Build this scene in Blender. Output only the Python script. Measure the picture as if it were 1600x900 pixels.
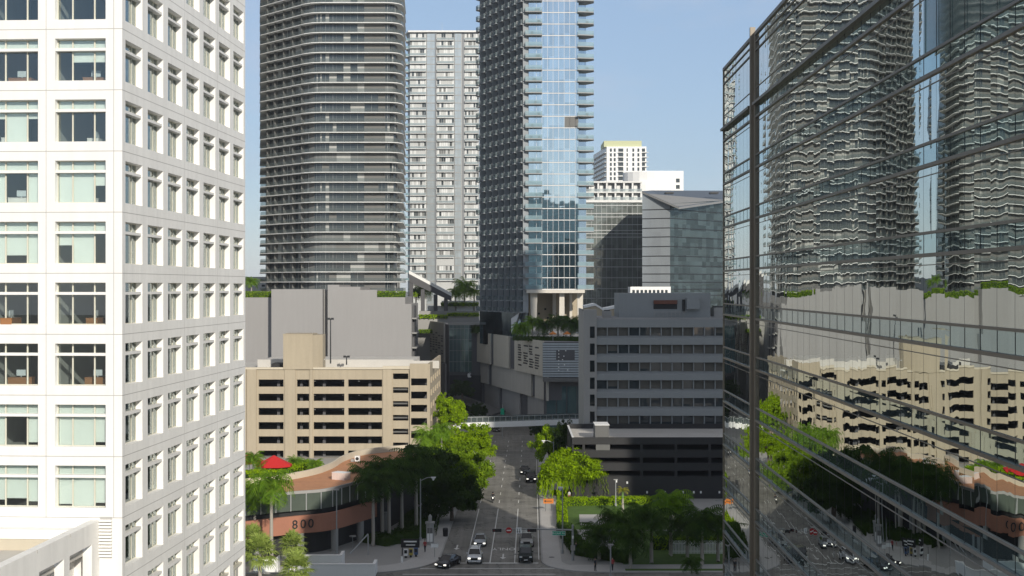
import bpy, bmesh, math, random
from mathutils import Vector, Matrix
from math import sin, cos, pi, radians, floor, atan2, hypot
random.seed(7)
R = random
for _o in list(bpy.data.objects): bpy.data.objects.remove(_o)
SC = bpy.context.scene
C = SC.collection
# ------------------------------------------------------------------ camera, sky, sun, exposure
F = 2086.0; H = 37.7; HY = 447.0          # focal length in photo pixels, eye height, horizon row
cam = bpy.data.cameras.new('camera'); co = bpy.data.objects.new('camera', cam); C.objects.link(co)
co.location = (0, 0, H); co.rotation_euler = (radians(90), 0, 0)
cam.sensor_width = 36; cam.lens = F/1600*36; cam.shift_y = -3/1600; cam.clip_start = .5; cam.clip_end = 20000
SC.camera = co
SUN = Vector((-.40, 1, -.441)).normalized()
w = bpy.data.worlds.new('World'); SC.world = w; w.use_nodes = True
nt = w.node_tree; sky = nt.nodes.new('ShaderNodeTexSky'); sky.sky_type = 'NISHITA'; sky.sun_disc = False
sky.sun_elevation = math.asin(-SUN.z); sky.sun_rotation = atan2(-SUN.x, -SUN.y)
sky.air_density = 1.0; sky.dust_density = .3; sky.ozone_density = 1.3
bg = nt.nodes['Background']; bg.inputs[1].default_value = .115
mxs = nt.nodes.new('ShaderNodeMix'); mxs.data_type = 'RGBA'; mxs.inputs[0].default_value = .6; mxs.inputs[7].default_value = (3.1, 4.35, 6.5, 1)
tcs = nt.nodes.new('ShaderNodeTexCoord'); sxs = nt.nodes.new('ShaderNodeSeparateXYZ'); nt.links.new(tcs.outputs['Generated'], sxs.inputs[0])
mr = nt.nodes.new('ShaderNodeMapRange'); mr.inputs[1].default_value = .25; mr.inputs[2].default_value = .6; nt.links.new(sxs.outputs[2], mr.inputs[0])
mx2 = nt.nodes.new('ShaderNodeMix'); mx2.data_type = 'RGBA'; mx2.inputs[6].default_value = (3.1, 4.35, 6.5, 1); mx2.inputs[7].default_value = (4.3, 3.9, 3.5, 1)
nt.links.new(mr.outputs[0], mx2.inputs[0]); nt.links.new(mx2.outputs[2], mxs.inputs[7])      # warm tint added to the unseen upper sky to neutralise blue shade
ncl = nt.nodes.new('ShaderNodeTexNoise'); ncl.inputs['Scale'].default_value = 5.5; ncl.inputs['Detail'].default_value = 7; ncl.inputs['Roughness'].default_value = .6
vsc = nt.nodes.new('ShaderNodeVectorMath'); vsc.operation = 'MULTIPLY'; vsc.inputs[1].default_value = (1, 1, 2.6); nt.links.new(tcs.outputs['Generated'], vsc.inputs[0]); nt.links.new(vsc.outputs[0], ncl.inputs['Vector'])
mrc = nt.nodes.new('ShaderNodeMapRange'); mrc.inputs[1].default_value = .50; mrc.inputs[2].default_value = .78; mrc.inputs[4].default_value = .55; nt.links.new(ncl.outputs['Fac'], mrc.inputs[0])
mxc = nt.nodes.new('ShaderNodeMix'); mxc.data_type = 'RGBA'; mxc.inputs[7].default_value = (5.2, 5.6, 6.6, 1); nt.links.new(mrc.outputs[0], mxc.inputs[0]); nt.links.new(mxs.outputs[2], mxc.inputs[6])
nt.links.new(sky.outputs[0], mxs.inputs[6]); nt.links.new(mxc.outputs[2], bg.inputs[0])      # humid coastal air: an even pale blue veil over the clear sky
sl = bpy.data.lights.new('sun', 'SUN'); sl.energy = 4.3; sl.angle = radians(.5); sl.color = (1, .93, .82)
so = bpy.data.objects.new('sun', sl); C.objects.link(so); so.rotation_euler = SUN.to_track_quat('-Z', 'Y').to_euler()
so.location = (60, -150, 120)
vs = SC.view_settings; vs.view_transform = 'Standard'; vs.look = 'None'; vs.exposure = .0; vs.gamma = 1; vs.use_curve_mapping = False
SC.cycles.max_bounces = 6; SC.cycles.glossy_bounces = 4; SC.cycles.transparent_max_bounces = 12

# ------------------------------------------------------------------ helpers
def PX(px, Y): return (px-800)*Y/F
def PZ(py, Y): return H-(py-HY)*Y/F
def GY(py, z=0): return (H-z)*F/(py-HY)
def GP(px, py, z=0):
    Y = GY(py, z); return (PX(px, Y), Y, z)

class MB:
    def __init__(s): s.v = []; s.f = []; s.m = []
    def q(s, pts, m=0):
        n = len(s.v); s.v += [tuple(p) for p in pts]; s.f.append(tuple(range(n, n+len(pts)))); s.m.append(m); return s
    def box(s, x0, x1, y0, y1, z0, z1, m=0):
        n = len(s.v)
        s.v += [(x0,y0,z0),(x1,y0,z0),(x1,y1,z0),(x0,y1,z0),(x0,y0,z1),(x1,y0,z1),(x1,y1,z1),(x0,y1,z1)]
        for f in ((3,2,1,0),(4,5,6,7),(0,1,5,4),(1,2,6,5),(2,3,7,6),(3,0,4,7)):
            s.f.append(tuple(n+i for i in f)); s.m.append(m)
        return s
    def prism(s, poly, z0, z1, m=0, mt=None):
        n = len(s.v); k = len(poly)
        s.v += [(p[0],p[1],z0) for p in poly]+[(p[0],p[1],z1) for p in poly]
        for i in range(k):
            j = (i+1) % k; s.f.append((n+i,n+j,n+k+j,n+k+i)); s.m.append(m)
        s.f.append(tuple(n+k+i for i in range(k))); s.m.append(m if mt is None else mt)
        s.f.append(tuple(n+i for i in reversed(range(k)))); s.m.append(m)
        return s
    def tube(s, pts, rr, n=8, m=0):
        pts = [Vector(p) for p in pts]
        if not hasattr(rr, '__len__'): rr = [rr]*len(pts)
        b = len(s.v); k = len(pts)
        for i, p in enumerate(pts):
            d = (pts[min(i+1,k-1)]-pts[max(i-1,0)]).normalized()
            a = d.orthogonal().normalized() if abs(d.z) < .99 else Vector((1,0,0))
            if abs(d.z) < .99: a = d.cross(Vector((0,0,1))).normalized()
            c = d.cross(a)
            for j in range(n):
                t = 2*pi*j/n; s.v.append(tuple(p+(a*cos(t)+c*sin(t))*rr[i]))
        for i in range(k-1):
            for j in range(n):
                s.f.append((b+i*n+j, b+i*n+(j+1)%n, b+(i+1)*n+(j+1)%n, b+(i+1)*n+j)); s.m.append(m)
        s.f.append(tuple(b+j for j in range(n))); s.m.append(m)
        s.f.append(tuple(b+(k-1)*n+j for j in reversed(range(n)))); s.m.append(m)
        return s
    def wall(s, a0, a1, z0, z1, holes, t0, t1, m=0, mr=None, ax='x'):
        # a slab with rectangular holes; t0 outer face, t1 inner face
        mr = m if mr is None else mr
        P = (lambda a, t, z: (a, t, z)) if ax == 'x' else (lambda a, t, z: (t, a, z))
        A = sorted({a0, a1} | {h[i] for h in holes for i in (0,1)}); Z = sorted({z0, z1} | {h[i] for h in holes for i in (2,3)})
        ns = {}
        def fill(i, j):
            if i < 0 or j < 0 or i >= len(A)-1 or j >= len(Z)-1: return None
            if (i,j) not in ns:
                ca = (A[i]+A[i+1])/2; cz = (Z[j]+Z[j+1])/2
                ns[i,j] = not any(h[0] < ca < h[1] and h[2] < cz < h[3] for h in holes)
            return ns[i,j]
        for i in range(len(A)-1):
            for j in range(len(Z)-1):
                if not fill(i,j): continue
                x0, x1, y0, y1 = A[i], A[i+1], Z[j], Z[j+1]
                for t in (t0, t1): s.q([P(x0,t,y0),P(x1,t,y0),P(x1,t,y1),P(x0,t,y1)], m)
                for di, dj, e in ((-1,0,(x0,y0,x0,y1)),(1,0,(x1,y0,x1,y1)),(0,-1,(x0,y0,x1,y0)),(0,1,(x0,y1,x1,y1))):
                    if not fill(i+di, j+dj):
                        s.q([P(e[0],t0,e[1]),P(e[2],t0,e[3]),P(e[2],t1,e[3]),P(e[0],t1,e[1])], m if fill(i+di,j+dj) is None else mr)
        return s
    def mesh(s, name, mats, smooth=False):
        me = bpy.data.meshes.new(name); me.from_pydata(s.v, [], s.f)
        if not isinstance(mats, (list, tuple)): mats = [mats]
        for x in mats: me.materials.append(M[x] if isinstance(x, str) else x)
        me.polygons.foreach_set('material_index', s.m)
        if smooth: me.polygons.foreach_set('use_smooth', [True]*len(s.f))
        me.update(); return me
    def build(s, name, mats, parent=None, smooth=False, loc=None, rz=None, label=None):
        o = bpy.data.objects.new(name, s.mesh(name, mats, smooth)); C.objects.link(o)
        if parent: o.parent = parent
        if loc: o.location = loc
        if rz: o.rotation_euler.z = rz
        if label: o['label'] = label
        return o
def each(mb, name, mats, parent, **k):            # every connected piece becomes a part of its own
    n = len(mb.v); par = list(range(n))
    def fd(i):
        while par[i] != i: par[i] = par[par[i]]; i = par[i]
        return i
    for f in mb.f:
        for i in f[1:]: par[fd(i)] = fd(f[0])
    gr = {}
    for f, m in zip(mb.f, mb.m): gr.setdefault(fd(f[0]), []).append((f, m))
    for fs in gr.values():
        o = MB(); mp = {}
        for f, m in fs:
            for i in f:
                if i not in mp: mp[i] = len(o.v); o.v.append(mb.v[i])
            o.f.append(tuple(mp[i] for i in f)); o.m.append(m)
        o.build(name, mats, parent, **k)
def put(name, me, parent=None, loc=None, rz=0, sc=None):
    o = bpy.data.objects.new(name, me); C.objects.link(o)
    if parent: o.parent = parent
    if loc: o.location = loc
    o.rotation_euler.z = rz
    if sc: o.scale = (sc,)*3 if not hasattr(sc, '__len__') else sc
    return o
def tag(o, label, cat, group=None):
    o['label'] = label; o['category'] = cat
    if group: o['group'] = group
    return o
def thing(name, label, cat, loc, rz=0, group=None, sc=None):
    o = bpy.data.objects.new(name, None); C.objects.link(o); o.location = loc; o.rotation_euler.z = rz
    o.empty_display_size = .3
    if sc: o.scale = (sc,)*3
    return tag(o, label, cat, group)
def dup(root, loc, rz=0, label=None, sc=None):
    def cp(o, par):
        c = o.copy(); C.objects.link(c)
        if par: c.parent = par
        for ch in o.children: cp(ch, c)
        return c
    r = cp(root, None); r.location = loc; r.rotation_euler.z = rz
    if label: r['label'] = label
    if sc: r.scale = (sc,)*3
    return r
def struct(name, mb, mats, **k):
    o = mb.build(name, mats, **k); o['kind'] = 'structure'; return o
def text_mb(txt, size, depth, mat_, name, parent, M4):
    cu = bpy.data.curves.new('t', 'FONT'); cu.body = txt; cu.size = size; cu.extrude = depth/2; cu.align_x = 'CENTER'; cu.align_y = 'CENTER'
    ob = bpy.data.objects.new('t', cu); me = bpy.data.meshes.new_from_object(ob); bpy.data.objects.remove(ob)
    me.name = name; me.transform(M4); me.materials.clear(); me.materials.append(M[mat_])
    o = bpy.data.objects.new(name, me); C.objects.link(o)
    if parent: o.parent = parent
    return o
def inset(poly, d):                        # offset of a convex counter-clockwise polygon
    n = len(poly); out = []
    for i in range(n):
        a, b, c = Vector(poly[i-1]), Vector(poly[i]), Vector(poly[(i+1) % n])
        e1 = (b-a).normalized(); e2 = (c-b).normalized()
        n1 = Vector((-e1.y, e1.x)); n2 = Vector((-e2.y, e2.x)); k = (n1+n2); k = k/max(.3, k.dot(n1)); out.append(tuple(b+k*d))
    return out

# ------------------------------------------------------------------ materials
M = {}
def new_mat(name):
    m = bpy.data.materials.new(name); m.use_nodes = True; M[name] = m
    return m, m.node_tree.nodes, m.node_tree.links, m.node_tree.nodes['Principled BSDF']
def mth(N, L, op, a, b=None):
    n = N.new('ShaderNodeMath'); n.operation = op
    for i, x in enumerate((a, b)):
        if x is None: continue
        if isinstance(x, (int, float)): n.inputs[i].default_value = x
        else: L.new(x, n.inputs[i])
    return n.outputs[0]
def vmth(N, L, op, a, b=None, sc=None):
    n = N.new('ShaderNodeVectorMath'); n.operation = op
    for i, x in enumerate((a, b)):
        if x is None: continue
        if isinstance(x, tuple): n.inputs[i].default_value = x
        else: L.new(x, n.inputs[i])
    if sc is not None: n.inputs['Scale'].default_value = sc
    return n.outputs[0]
def noise(N, L, vec, scale, detail=4, rough=.6):
    n = N.new('ShaderNodeTexNoise'); n.inputs['Scale'].default_value = scale; n.inputs['Detail'].default_value = detail
    n.inputs['Roughness'].default_value = rough; L.new(vec, n.inputs['Vector']); return n
def mat(name, col, rough=.8, var=.14, scale=.25, metal=0, spec=.4, streak=.1, bump=0, grain=3.):
    m, N, L, P = new_mat(name)
    tc = N.new('ShaderNodeTexCoord').outputs['Object']
    a = noise(N, L, tc, scale).outputs['Fac']; b = noise(N, L, tc, grain, 3).outputs['Fac']
    mp = vmth(N, L, 'MULTIPLY', tc, (1.3, 1.3, .07)); c = noise(N, L, mp, 1.0, 5).outputs['Fac']
    t = mth(N, L, 'ADD', mth(N, L, 'MULTIPLY', mth(N, L, 'SUBTRACT', a, .5), var*2.4), mth(N, L, 'MULTIPLY', mth(N, L, 'SUBTRACT', b, .5), var*1.2))
    t = mth(N, L, 'ADD', t, mth(N, L, 'MULTIPLY', mth(N, L, 'SUBTRACT', c, .5), streak*2.4))
    t = mth(N, L, 'ADD', t, 1.0)
    L.new(vmth(N, L, 'MULTIPLY', _rgb(N, col), _comb(N, L, t)), P.inputs['Base Color'])
    P.inputs['Roughness'].default_value = rough; P.inputs['Metallic'].default_value = metal; P.inputs['Specular IOR Level'].default_value = spec
    if bump:
        bn = N.new('ShaderNodeBump'); bn.inputs['Strength'].default_value = bump; bn.inputs['Distance'].default_value = .05; L.new(b, bn.inputs['Height']); L.new(bn.outputs[0], P.inputs['Normal'])
    return m
def _rgb(N, c):
    n = N.new('ShaderNodeCombineXYZ')
    for i in range(3): n.inputs[i].default_value = c[i]
    return n.outputs[0]
def _comb(N, L, t):
    n = N.new('ShaderNodeCombineXYZ')
    for i in range(3): L.new(t, n.inputs[i])
    return n.outputs[0]
def plain(name, col, rough=.5, metal=0, spec=.5, emit=0):
    m, N, L, P = new_mat(name); P.inputs['Base Color'].default_value = (*col, 1); P.inputs['Roughness'].default_value = rough
    P.inputs['Metallic'].default_value = metal; P.inputs['Specular IOR Level'].default_value = spec
    if emit: P.inputs['Emission Color'].default_value = (*col, 1); P.inputs['Emission Strength'].default_value = emit
    return m
def leaf(name, c1, c2, trans=.35, scale=.5):
    m, N, L, P = new_mat(name); N.remove(P); out = [n for n in N if n.type == 'OUTPUT_MATERIAL'][0]
    tc = N.new('ShaderNodeTexCoord').outputs['Object']; a = noise(N, L, tc, scale, 2).outputs['Fac']
    g = N.new('ShaderNodeNewGeometry').outputs['Random Per Island']
    t = mth(N, L, 'ADD', mth(N, L, 'MULTIPLY', g, .55), mth(N, L, 'MULTIPLY', mth(N, L, 'SUBTRACT', a, .28), 1.0))
    mx = N.new('ShaderNodeMix'); mx.data_type = 'RGBA'; mx.inputs[6].default_value = (*c1, 1); mx.inputs[7].default_value = (*c2, 1); L.new(t, mx.inputs[0])
    d = N.new('ShaderNodeBsdfDiffuse'); tr = N.new('ShaderNodeBsdfTranslucent'); ms = N.new('ShaderNodeMixShader'); ms.inputs[0].default_value = trans
    L.new(mx.outputs[2], d.inputs[0]); L.new(mx.outputs[2], tr.inputs[0]); L.new(d.outputs[0], ms.inputs[1]); L.new(tr.outputs[0], ms.inputs[2]); L.new(ms.outputs[0], out.inputs[0])
    return m
def mirror(name, tint, pw=1.9, ph=2.0, ax=1, a_pane=.0012, a_wave=.0022, a_pil=.0022, rough=.0, dark=.0, wsc=.55, metal=1.0, base=None, zk=3.2, tv=.06):
    # coated facade glass: every pane tilts a little and bulges a little, so reflections break up pane by pane
    m, N, L, P = new_mat(name)
    tc = N.new('ShaderNodeTexCoord').outputs['Object']; sx = N.new('ShaderNodeSeparateXYZ'); L.new(tc, sx.inputs[0])
    A = mth(N, L, 'DIVIDE', sx.outputs[ax], pw); Zc = mth(N, L, 'DIVIDE', sx.outputs[2], ph)
    cb = N.new('ShaderNodeCombineXYZ'); L.new(mth(N, L, 'FLOOR', A), cb.inputs[0]); L.new(mth(N, L, 'FLOOR', Zc), cb.inputs[1])
    wn = N.new('ShaderNodeTexWhiteNoise'); wn.noise_dimensions = '3D'; L.new(cb.outputs[0], wn.inputs['Vector'])
    off = vmth(N, L, 'SCALE', vmth(N, L, 'SUBTRACT', wn.outputs['Color'], (.5,.5,.5)), sc=2*a_pane)
    nz = noise(N, L, vmth(N, L, 'ADD', tc, vmth(N, L, 'SCALE', wn.outputs['Color'], sc=30.)), wsc, 2, .45)
    wv = vmth(N, L, 'SCALE', vmth(N, L, 'SUBTRACT', nz.outputs['Color'], (.5,.5,.5)), sc=2*a_wave)
    wv = vmth(N, L, 'MULTIPLY', wv, _comb(N, L, mth(N, L, 'ADD', mth(N, L, 'MULTIPLY', wn.outputs['Value'], 1.5), .35)))
    off = vmth(N, L, 'ADD', off, wv)
    pil = N.new('ShaderNodeCombineXYZ')
    fa = mth(N, L, 'MULTIPLY', mth(N, L, 'SUBTRACT', mth(N, L, 'FRACT', A), .5), 2*a_pil*.6)
    fz = mth(N, L, 'MULTIPLY', mth(N, L, 'SUBTRACT', mth(N, L, 'FRACT', Zc), .5), 2*a_pil)
    L.new(fa, pil.inputs[ax]); L.new(fz, pil.inputs[2])
    off = vmth(N, L, 'ADD', off, pil.outputs[0])
    off = vmth(N, L, 'MULTIPLY', off, (1, 1, zk))
    gn = N.new('ShaderNodeNewGeometry').outputs['Normal']
    L.new(vmth(N, L, 'NORMALIZE', vmth(N, L, 'ADD', gn, off)), P.inputs['Normal'])
    dirt = noise(N, L, vmth(N, L, 'MULTIPLY', tc, (1, 1, .25)), .8, 5).outputs['Fac']
    tvv = mth(N, L, 'ADD', mth(N, L, 'MULTIPLY', mth(N, L, 'SUBTRACT', wn.outputs['Value'], .5), 2*tv), mth(N, L, 'ADD', mth(N, L, 'MULTIPLY', mth(N, L, 'SUBTRACT', dirt, .5), .22), 1.))
    L.new(vmth(N, L, 'MULTIPLY', _rgb(N, tint), _comb(N, L, tvv)), P.inputs['Base Color']); P.inputs['Metallic'].default_value = metal; P.inputs['Roughness'].default_value = rough
    P.inputs['Specular IOR Level'].default_value = .8
    return m
def clear(name, tint, refl=.12):
    m, N, L, P = new_mat(name); N.remove(P); out = [n for n in N if n.type == 'OUTPUT_MATERIAL'][0]
    t = N.new('ShaderNodeBsdfTransparent'); t.inputs[0].default_value = (*tint, 1)
    g = N.new('ShaderNodeBsdfGlossy'); g.inputs['Roughness'].default_value = .0; g.inputs[0].default_value = (.9,.95,.95,1)
    lw = N.new('ShaderNodeLayerWeight'); lw.inputs[0].default_value = .35
    ms = N.new('ShaderNodeMixShader'); L.new(mth(N, L, 'ADD', mth(N, L, 'MULTIPLY', lw.outputs['Fresnel'], .8), refl-.04), ms.inputs[0])
    L.new(t.outputs[0], ms.inputs[1]); L.new(g.outputs[0], ms.inputs[2]); L.new(ms.outputs[0], out.inputs[0]); return m
mat('white_stone', (.80,.79,.765), .75, .05, .2, streak=.08)
mat('white_stone_side', (.85,.84,.81), .75, .07, .2, streak=.12)
mat('white_paint', (.80,.80,.78), .6, .04, streak=.03)
plain('joint', (.42,.41,.39), .9)
plain('frame_white', (.76,.78,.75), .4)
plain('frame_cream', (.62,.60,.50), .4)
mat('interior', (.40,.42,.40), .9, .1)
plain('interior_dark', (.10,.11,.11), .9)
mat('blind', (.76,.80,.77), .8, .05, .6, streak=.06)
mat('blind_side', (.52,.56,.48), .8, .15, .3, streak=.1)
clear('window_glass', (.94,.965,.955), .10)
mat('beige', (.40,.342,.25), .85, .10, .12, streak=.13)
mat('beige_light', (.56,.50,.39), .85, .06, .12, streak=.05)
mat('grey_wall', (.30,.292,.285), .85, .05, .06, streak=.06)
mat('grey_dark', (.10,.10,.105), .85, .05)
mat('concrete', (.32,.315,.30), .85, .08, .2, streak=.06)
mat('concrete_blue', (.275,.29,.29), .85, .06, .2, streak=.05)
mat('concrete_dark', (.13,.13,.125), .85, .10, .2, streak=.10)
mat('charcoal', (.028,.028,.029), .75, .12, .2, streak=.08)
mat('roof_grey', (.30,.30,.30), .9, .2, .15, streak=0)
mat('roof_white', (.52,.50,.46), .9, .14, .2, streak=0)
mat('slab_white', (.74,.74,.72), .7, .04)
mat('slab_grey', (.30,.31,.31), .7, .05)
mat('panel_grey', (.165,.163,.155), .8, .06)
mat('panel_dark', (.06,.065,.065), .7, .08)
mat('curtain', (.40,.40,.38), .8, .1, .7)
mat('curtain_white', (.68,.69,.68), .7, .08, .7)
mat('rail_grey', (.12,.135,.14), .25, .08, spec=.7)
mat('rail_dark', (.06,.07,.075), .2, .1, spec=.7)
mirror('dark_glass', (.045,.055,.06), 1.5, 3, 0, .004, .003, .002, .03, metal=0)
mirror('facade_glass', (.54,.59,.565), 1.9, 3.98, 1, .0016, .0022, .0016)
mirror('spandrel_glass', (.34,.47,.48), 1.9, 3.98, 1, .0013, .0022, .0014, .01, metal=.92)
mirror('sky_glass', (.62,.71,.76), 1.4, 3.13, 0, .0025, .002, .002, .02, zk=1., tv=.10)
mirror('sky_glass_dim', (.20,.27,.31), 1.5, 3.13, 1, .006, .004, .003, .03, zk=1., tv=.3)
mirror('office_glass', (.17,.19,.175), 1.8, 2.2, 0, .006, .005, .004, .06, zk=1., metal=.35, tv=.3)
mirror('grey_glass', (.34,.37,.39), 3, 4, 0, .003, .002, .001, .12, metal=.25)  # the sky's grey-blue reflection is put into the base colour
mirror('teal_glass', (.10,.17,.18), 1.5, 3, 0, .004, .002, .001, .04, metal=.4)
clear('rail_glass', (.62,.70,.72), .16)
mat('mullion_metal', (.12,.105,.085), .4, .08, metal=.3, spec=.6)
mat('mullion_grey', (.17,.17,.165), .4, .08, metal=.3, spec=.6)
mat('brown_metal', (.20,.17,.13), .45, .08, metal=.3, spec=.6)
mat('grey_metal', (.30,.30,.29), .45, .08, metal=.3, spec=.6)
plain('dark_metal', (.03,.032,.035), .45, .3)
plain('pole_grey', (.33,.34,.34), .5, .3)
plain('steel', (.45,.46,.46), .4, .5)
mat('terracotta', (.48,.235,.12), .9, .2, .6, streak=0)
mat('brick_fascia', (.37,.165,.105), .8, .10, .5, streak=.05)
mat('pink_plaster', (.74,.60,.53), .85, .05)
def road_mat(name, col):                     # asphalt: worn wheel tracks, oil, square patches, cracks
    m, N, L, P = new_mat(name); tc = N.new('ShaderNodeTexCoord').outputs['Object']
    big = noise(N, L, tc, .10, 5).outputs['Fac']; fine = noise(N, L, tc, 2.5, 4).outputs['Fac']
    trk = noise(N, L, vmth(N, L, 'MULTIPLY', tc, (1.1, .03, 1)), 1.0, 3).outputs['Fac']
    vo = N.new('ShaderNodeTexVoronoi'); vo.feature = 'DISTANCE_TO_EDGE'; vo.inputs['Scale'].default_value = .16; L.new(vmth(N, L, 'ADD', tc, vmth(N, L, 'SCALE', noise(N, L, tc, .6, 3).outputs['Color'], sc=2.2)), vo.inputs['Vector'])
    crack = mth(N, L, 'LESS_THAN', vo.outputs['Distance'], .012)
    sp = noise(N, L, tc, .55, 3).outputs['Fac']; oil = mth(N, L, 'MULTIPLY', mth(N, L, 'MAXIMUM', mth(N, L, 'SUBTRACT', sp, .58), 0.), 2.6)
    br = N.new('ShaderNodeTexBrick'); br.inputs['Scale'].default_value = .11; br.inputs['Mortar Size'].default_value = 0; br.inputs['Color1'].default_value = (.86,.86,.86,1); br.inputs['Color2'].default_value = (1.12,1.12,1.12,1); L.new(tc, br.inputs['Vector'])
    t = mth(N, L, 'ADD', .10, mth(N, L, 'ADD', mth(N, L, 'MULTIPLY', big, .7), mth(N, L, 'ADD', mth(N, L, 'MULTIPLY', fine, .35), mth(N, L, 'MULTIPLY', trk, .75))))
    t = mth(N, L, 'SUBTRACT', mth(N, L, 'SUBTRACT', t, oil), mth(N, L, 'MULTIPLY', crack, .35)); t = mth(N, L, 'MULTIPLY', t, br.outputs['Color'])
    L.new(vmth(N, L, 'MULTIPLY', _rgb(N, col), _comb(N, L, mth(N, L, 'MAXIMUM', t, .25))), P.inputs['Base Color']); P.inputs['Roughness'].default_value = .85; P.inputs['Specular IOR Level'].default_value = .3
road_mat('asphalt', (.215,.208,.188))
mat('sidewalk', (.45,.44,.42), .9, .10, .3, streak=0)
mat('plaza', (.34,.335,.32), .9, .10, .2, streak=0)
mat('ground_paving', (.20,.198,.19), .9, .12, .05, streak=0)
mat('kerb_stone', (.36,.355,.34), .9, .08)
plain('road_paint', (.66,.66,.63), .7)
mat('lawn', (.075,.14,.022), .95, .35, .8, streak=0)
mat('soil', (.06,.05,.035), .95, .2)
mat('bark', (.17,.13,.095), .95, .2, 1)
mat('palm_bark', (.36,.33,.285), .9, .12, 1)
plain('palm_shaft', (.12,.22,.05), .6)
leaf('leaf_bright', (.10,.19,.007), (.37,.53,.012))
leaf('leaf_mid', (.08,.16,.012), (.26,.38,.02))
leaf('leaf_dark', (.025,.055,.012), (.06,.10,.018), .2)  # shade put into the leaf colour for trees out of the sun
leaf('leaf_palm', (.07,.16,.014), (.22,.36,.03), .3)
leaf('leaf_palm_dark', (.025,.06,.014), (.07,.12,.02), .25)  # same palm leaf, its colour darkened for palms in shade
leaf('leaf_sabal', (.20,.29,.05), (.46,.54,.15), .35)
leaf('leaf_yellow', (.20,.22,.02), (.34,.32,.04), .3)
plain('red_canvas', (.50,.015,.015), .8)
plain('red_paint', (.42,.02,.02), .5)
plain('orange_paint', (.55,.17,.02), .5)
plain('sign_green', (.0,.34,.20), .4)
plain('sign_white', (.80,.80,.78), .4)
plain('black', (.012,.012,.013), .5)
plain('reflection_white', (.80,.81,.82), .3)
plain('tyre', (.012,.012,.012), .8)
plain('lamp_lit', (1,.96,.85), .3, emit=1.6)
plain('lamp_lens', (.75,.76,.76), .15)
plain('skin', (.42,.26,.18), .6)
plain('cloth_dark', (.02,.022,.028), .9)
plain('cloth_white', (.72,.72,.70), .9)
plain('cloth_red', (.35,.06,.06), .9)
plain('cloth_blue', (.06,.09,.18), .9)
plain('wood', (.30,.14,.055), .5)
plain('screen', (.55,.62,.66), .4)
plain('lime', (.50,.52,.32), .8)
mat('slate_roof', (.105,.13,.165), .6, .08, .3)
mat('terracotta_pot', (.45,.17,.08), .8, .1)

mat('curtain_dim', (.17,.175,.17), .6, .1)
mat('panel_light', (.50,.51,.50), .75, .05); mat('beige_white', (.60,.56,.49), .8, .06); mat('balcony_dark', (.27,.29,.305), .6, .1)
plain('panel_mid', (.22,.23,.24), .6)
mirror('pale_glass', (.46,.51,.53), 1.3, 3.13, 0, .006, .004, .003, .15, metal=.35)
mat('balcony_dark', (.27,.29,.305), .6, .1)
mat('beige_white', (.60,.56,.49), .8, .06)
mat('blind_dim', (.115,.11,.095), .8, .12)
mat('rust', (.16,.07,.05), .9, .2)
mat('green_glass', (.085,.105,.085), .25, .1, spec=.6)
mirror('block_glass', (.09,.12,.12), 1.6, 2.1, 0, .006, .008, .005, .03, zk=1.6, metal=.6, tv=.35)
# ------------------------------------------------------------------ ground, roads, pavements
KS = .01534                                   # the street runs very slightly to the right
def S(u, Y, z=0): return (u+KS*Y, Y, z)
struct('ground', MB().q([(-4000,-1500,-.03),(4000,-1500,-.03),(4000,9000,-.03),(-4000,9000,-.03)]), 'ground_paving')
struct('road', MB().q([S(-12.9,174),S(1.4,174),S(1.4,430),S(-12.9,430)]).q([(-170,146,.004),(150,146,.004),(150,176,.004),(-170,176,.004)])
       .q([S(-19,175.8,.002),S(8,175.8,.002),S(1.3,183,.002),S(-12.8,190,.002)]), 'asphalt')
def arc(cx, cy, r, a0, a1, n=10): return [(cx+r*cos(a0+(a1-a0)*i/n), cy+r*sin(a0+(a1-a0)*i/n)) for i in range(n+1)]
def su(p): return (p[0]+KS*p[1], p[1])
pl = [su(p) for p in arc(-22.7, 185, 10, 0, -pi/2)]
pr = [su(p) for p in arc(8.7, 183, 7.5, -pi/2, -pi)]
struct('plaza', MB().prism([(-170,175)]+pl[::-1]+[su((-12.7,430)),(-170,430)], -.02, .12, 0), ['plaza'])
struct('right_pavement', MB().prism(pr[::-1][::-1][:0]+[(150,175.5),(150,430),su((1.2,430))]+pr[::-1], -.02, .12, 0), ['plaza'])
def strip(pts, wd, z, side=1):                # a ribbon beside a polyline
    mb = MB(); n = len(pts); off = []
    for i in range(n):
        a = Vector(pts[max(i-1,0)]); b = Vector(pts[min(i+1,n-1)]); d = (b-a).normalized(); off.append(Vector(pts[i])+Vector((-d.y,d.x))*wd*side)
    for i in range(n-1): mb.q([(*pts[i],z),(*pts[i+1],z),(*off[i+1],z),(*off[i],z)])
    return mb
lk = [su((-12.7,y)) for y in (330,300,270,240,215,200,190)]+pl[1:]+[(-60,175)]
rk = [su((1.2,y)) for y in (330,300,270,240,215,200,190)]+pr[::-1][1:]+[(60,175.5)]
struct('left_sidewalk', strip(lk, 4.0, .125, -1), 'sidewalk'); struct('right_sidewalk', strip(rk, 2.7, .125, 1), 'sidewalk')
kb = MB()
for pts, sd in ((lk, -1), (rk, 1)):
    for i in range(len(pts)-1):
        a, b = Vector(pts[i]), Vector(pts[i+1]); d = (b-a).normalized(); nrm = Vector((-d.y,d.x))*.2*sd
        a2 = a-nrm*.1; b2 = b-nrm*.1
        kb.q([(*a2,0),(*b2,0),(*b2,.14),(*a2,.14)]); kb.q([(*a2,.14),(*b2,.14),(*(b+nrm),.14),(*(a+nrm),.14)])
struct('kerb', kb, 'kerb_stone')
ln = MB()
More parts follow.
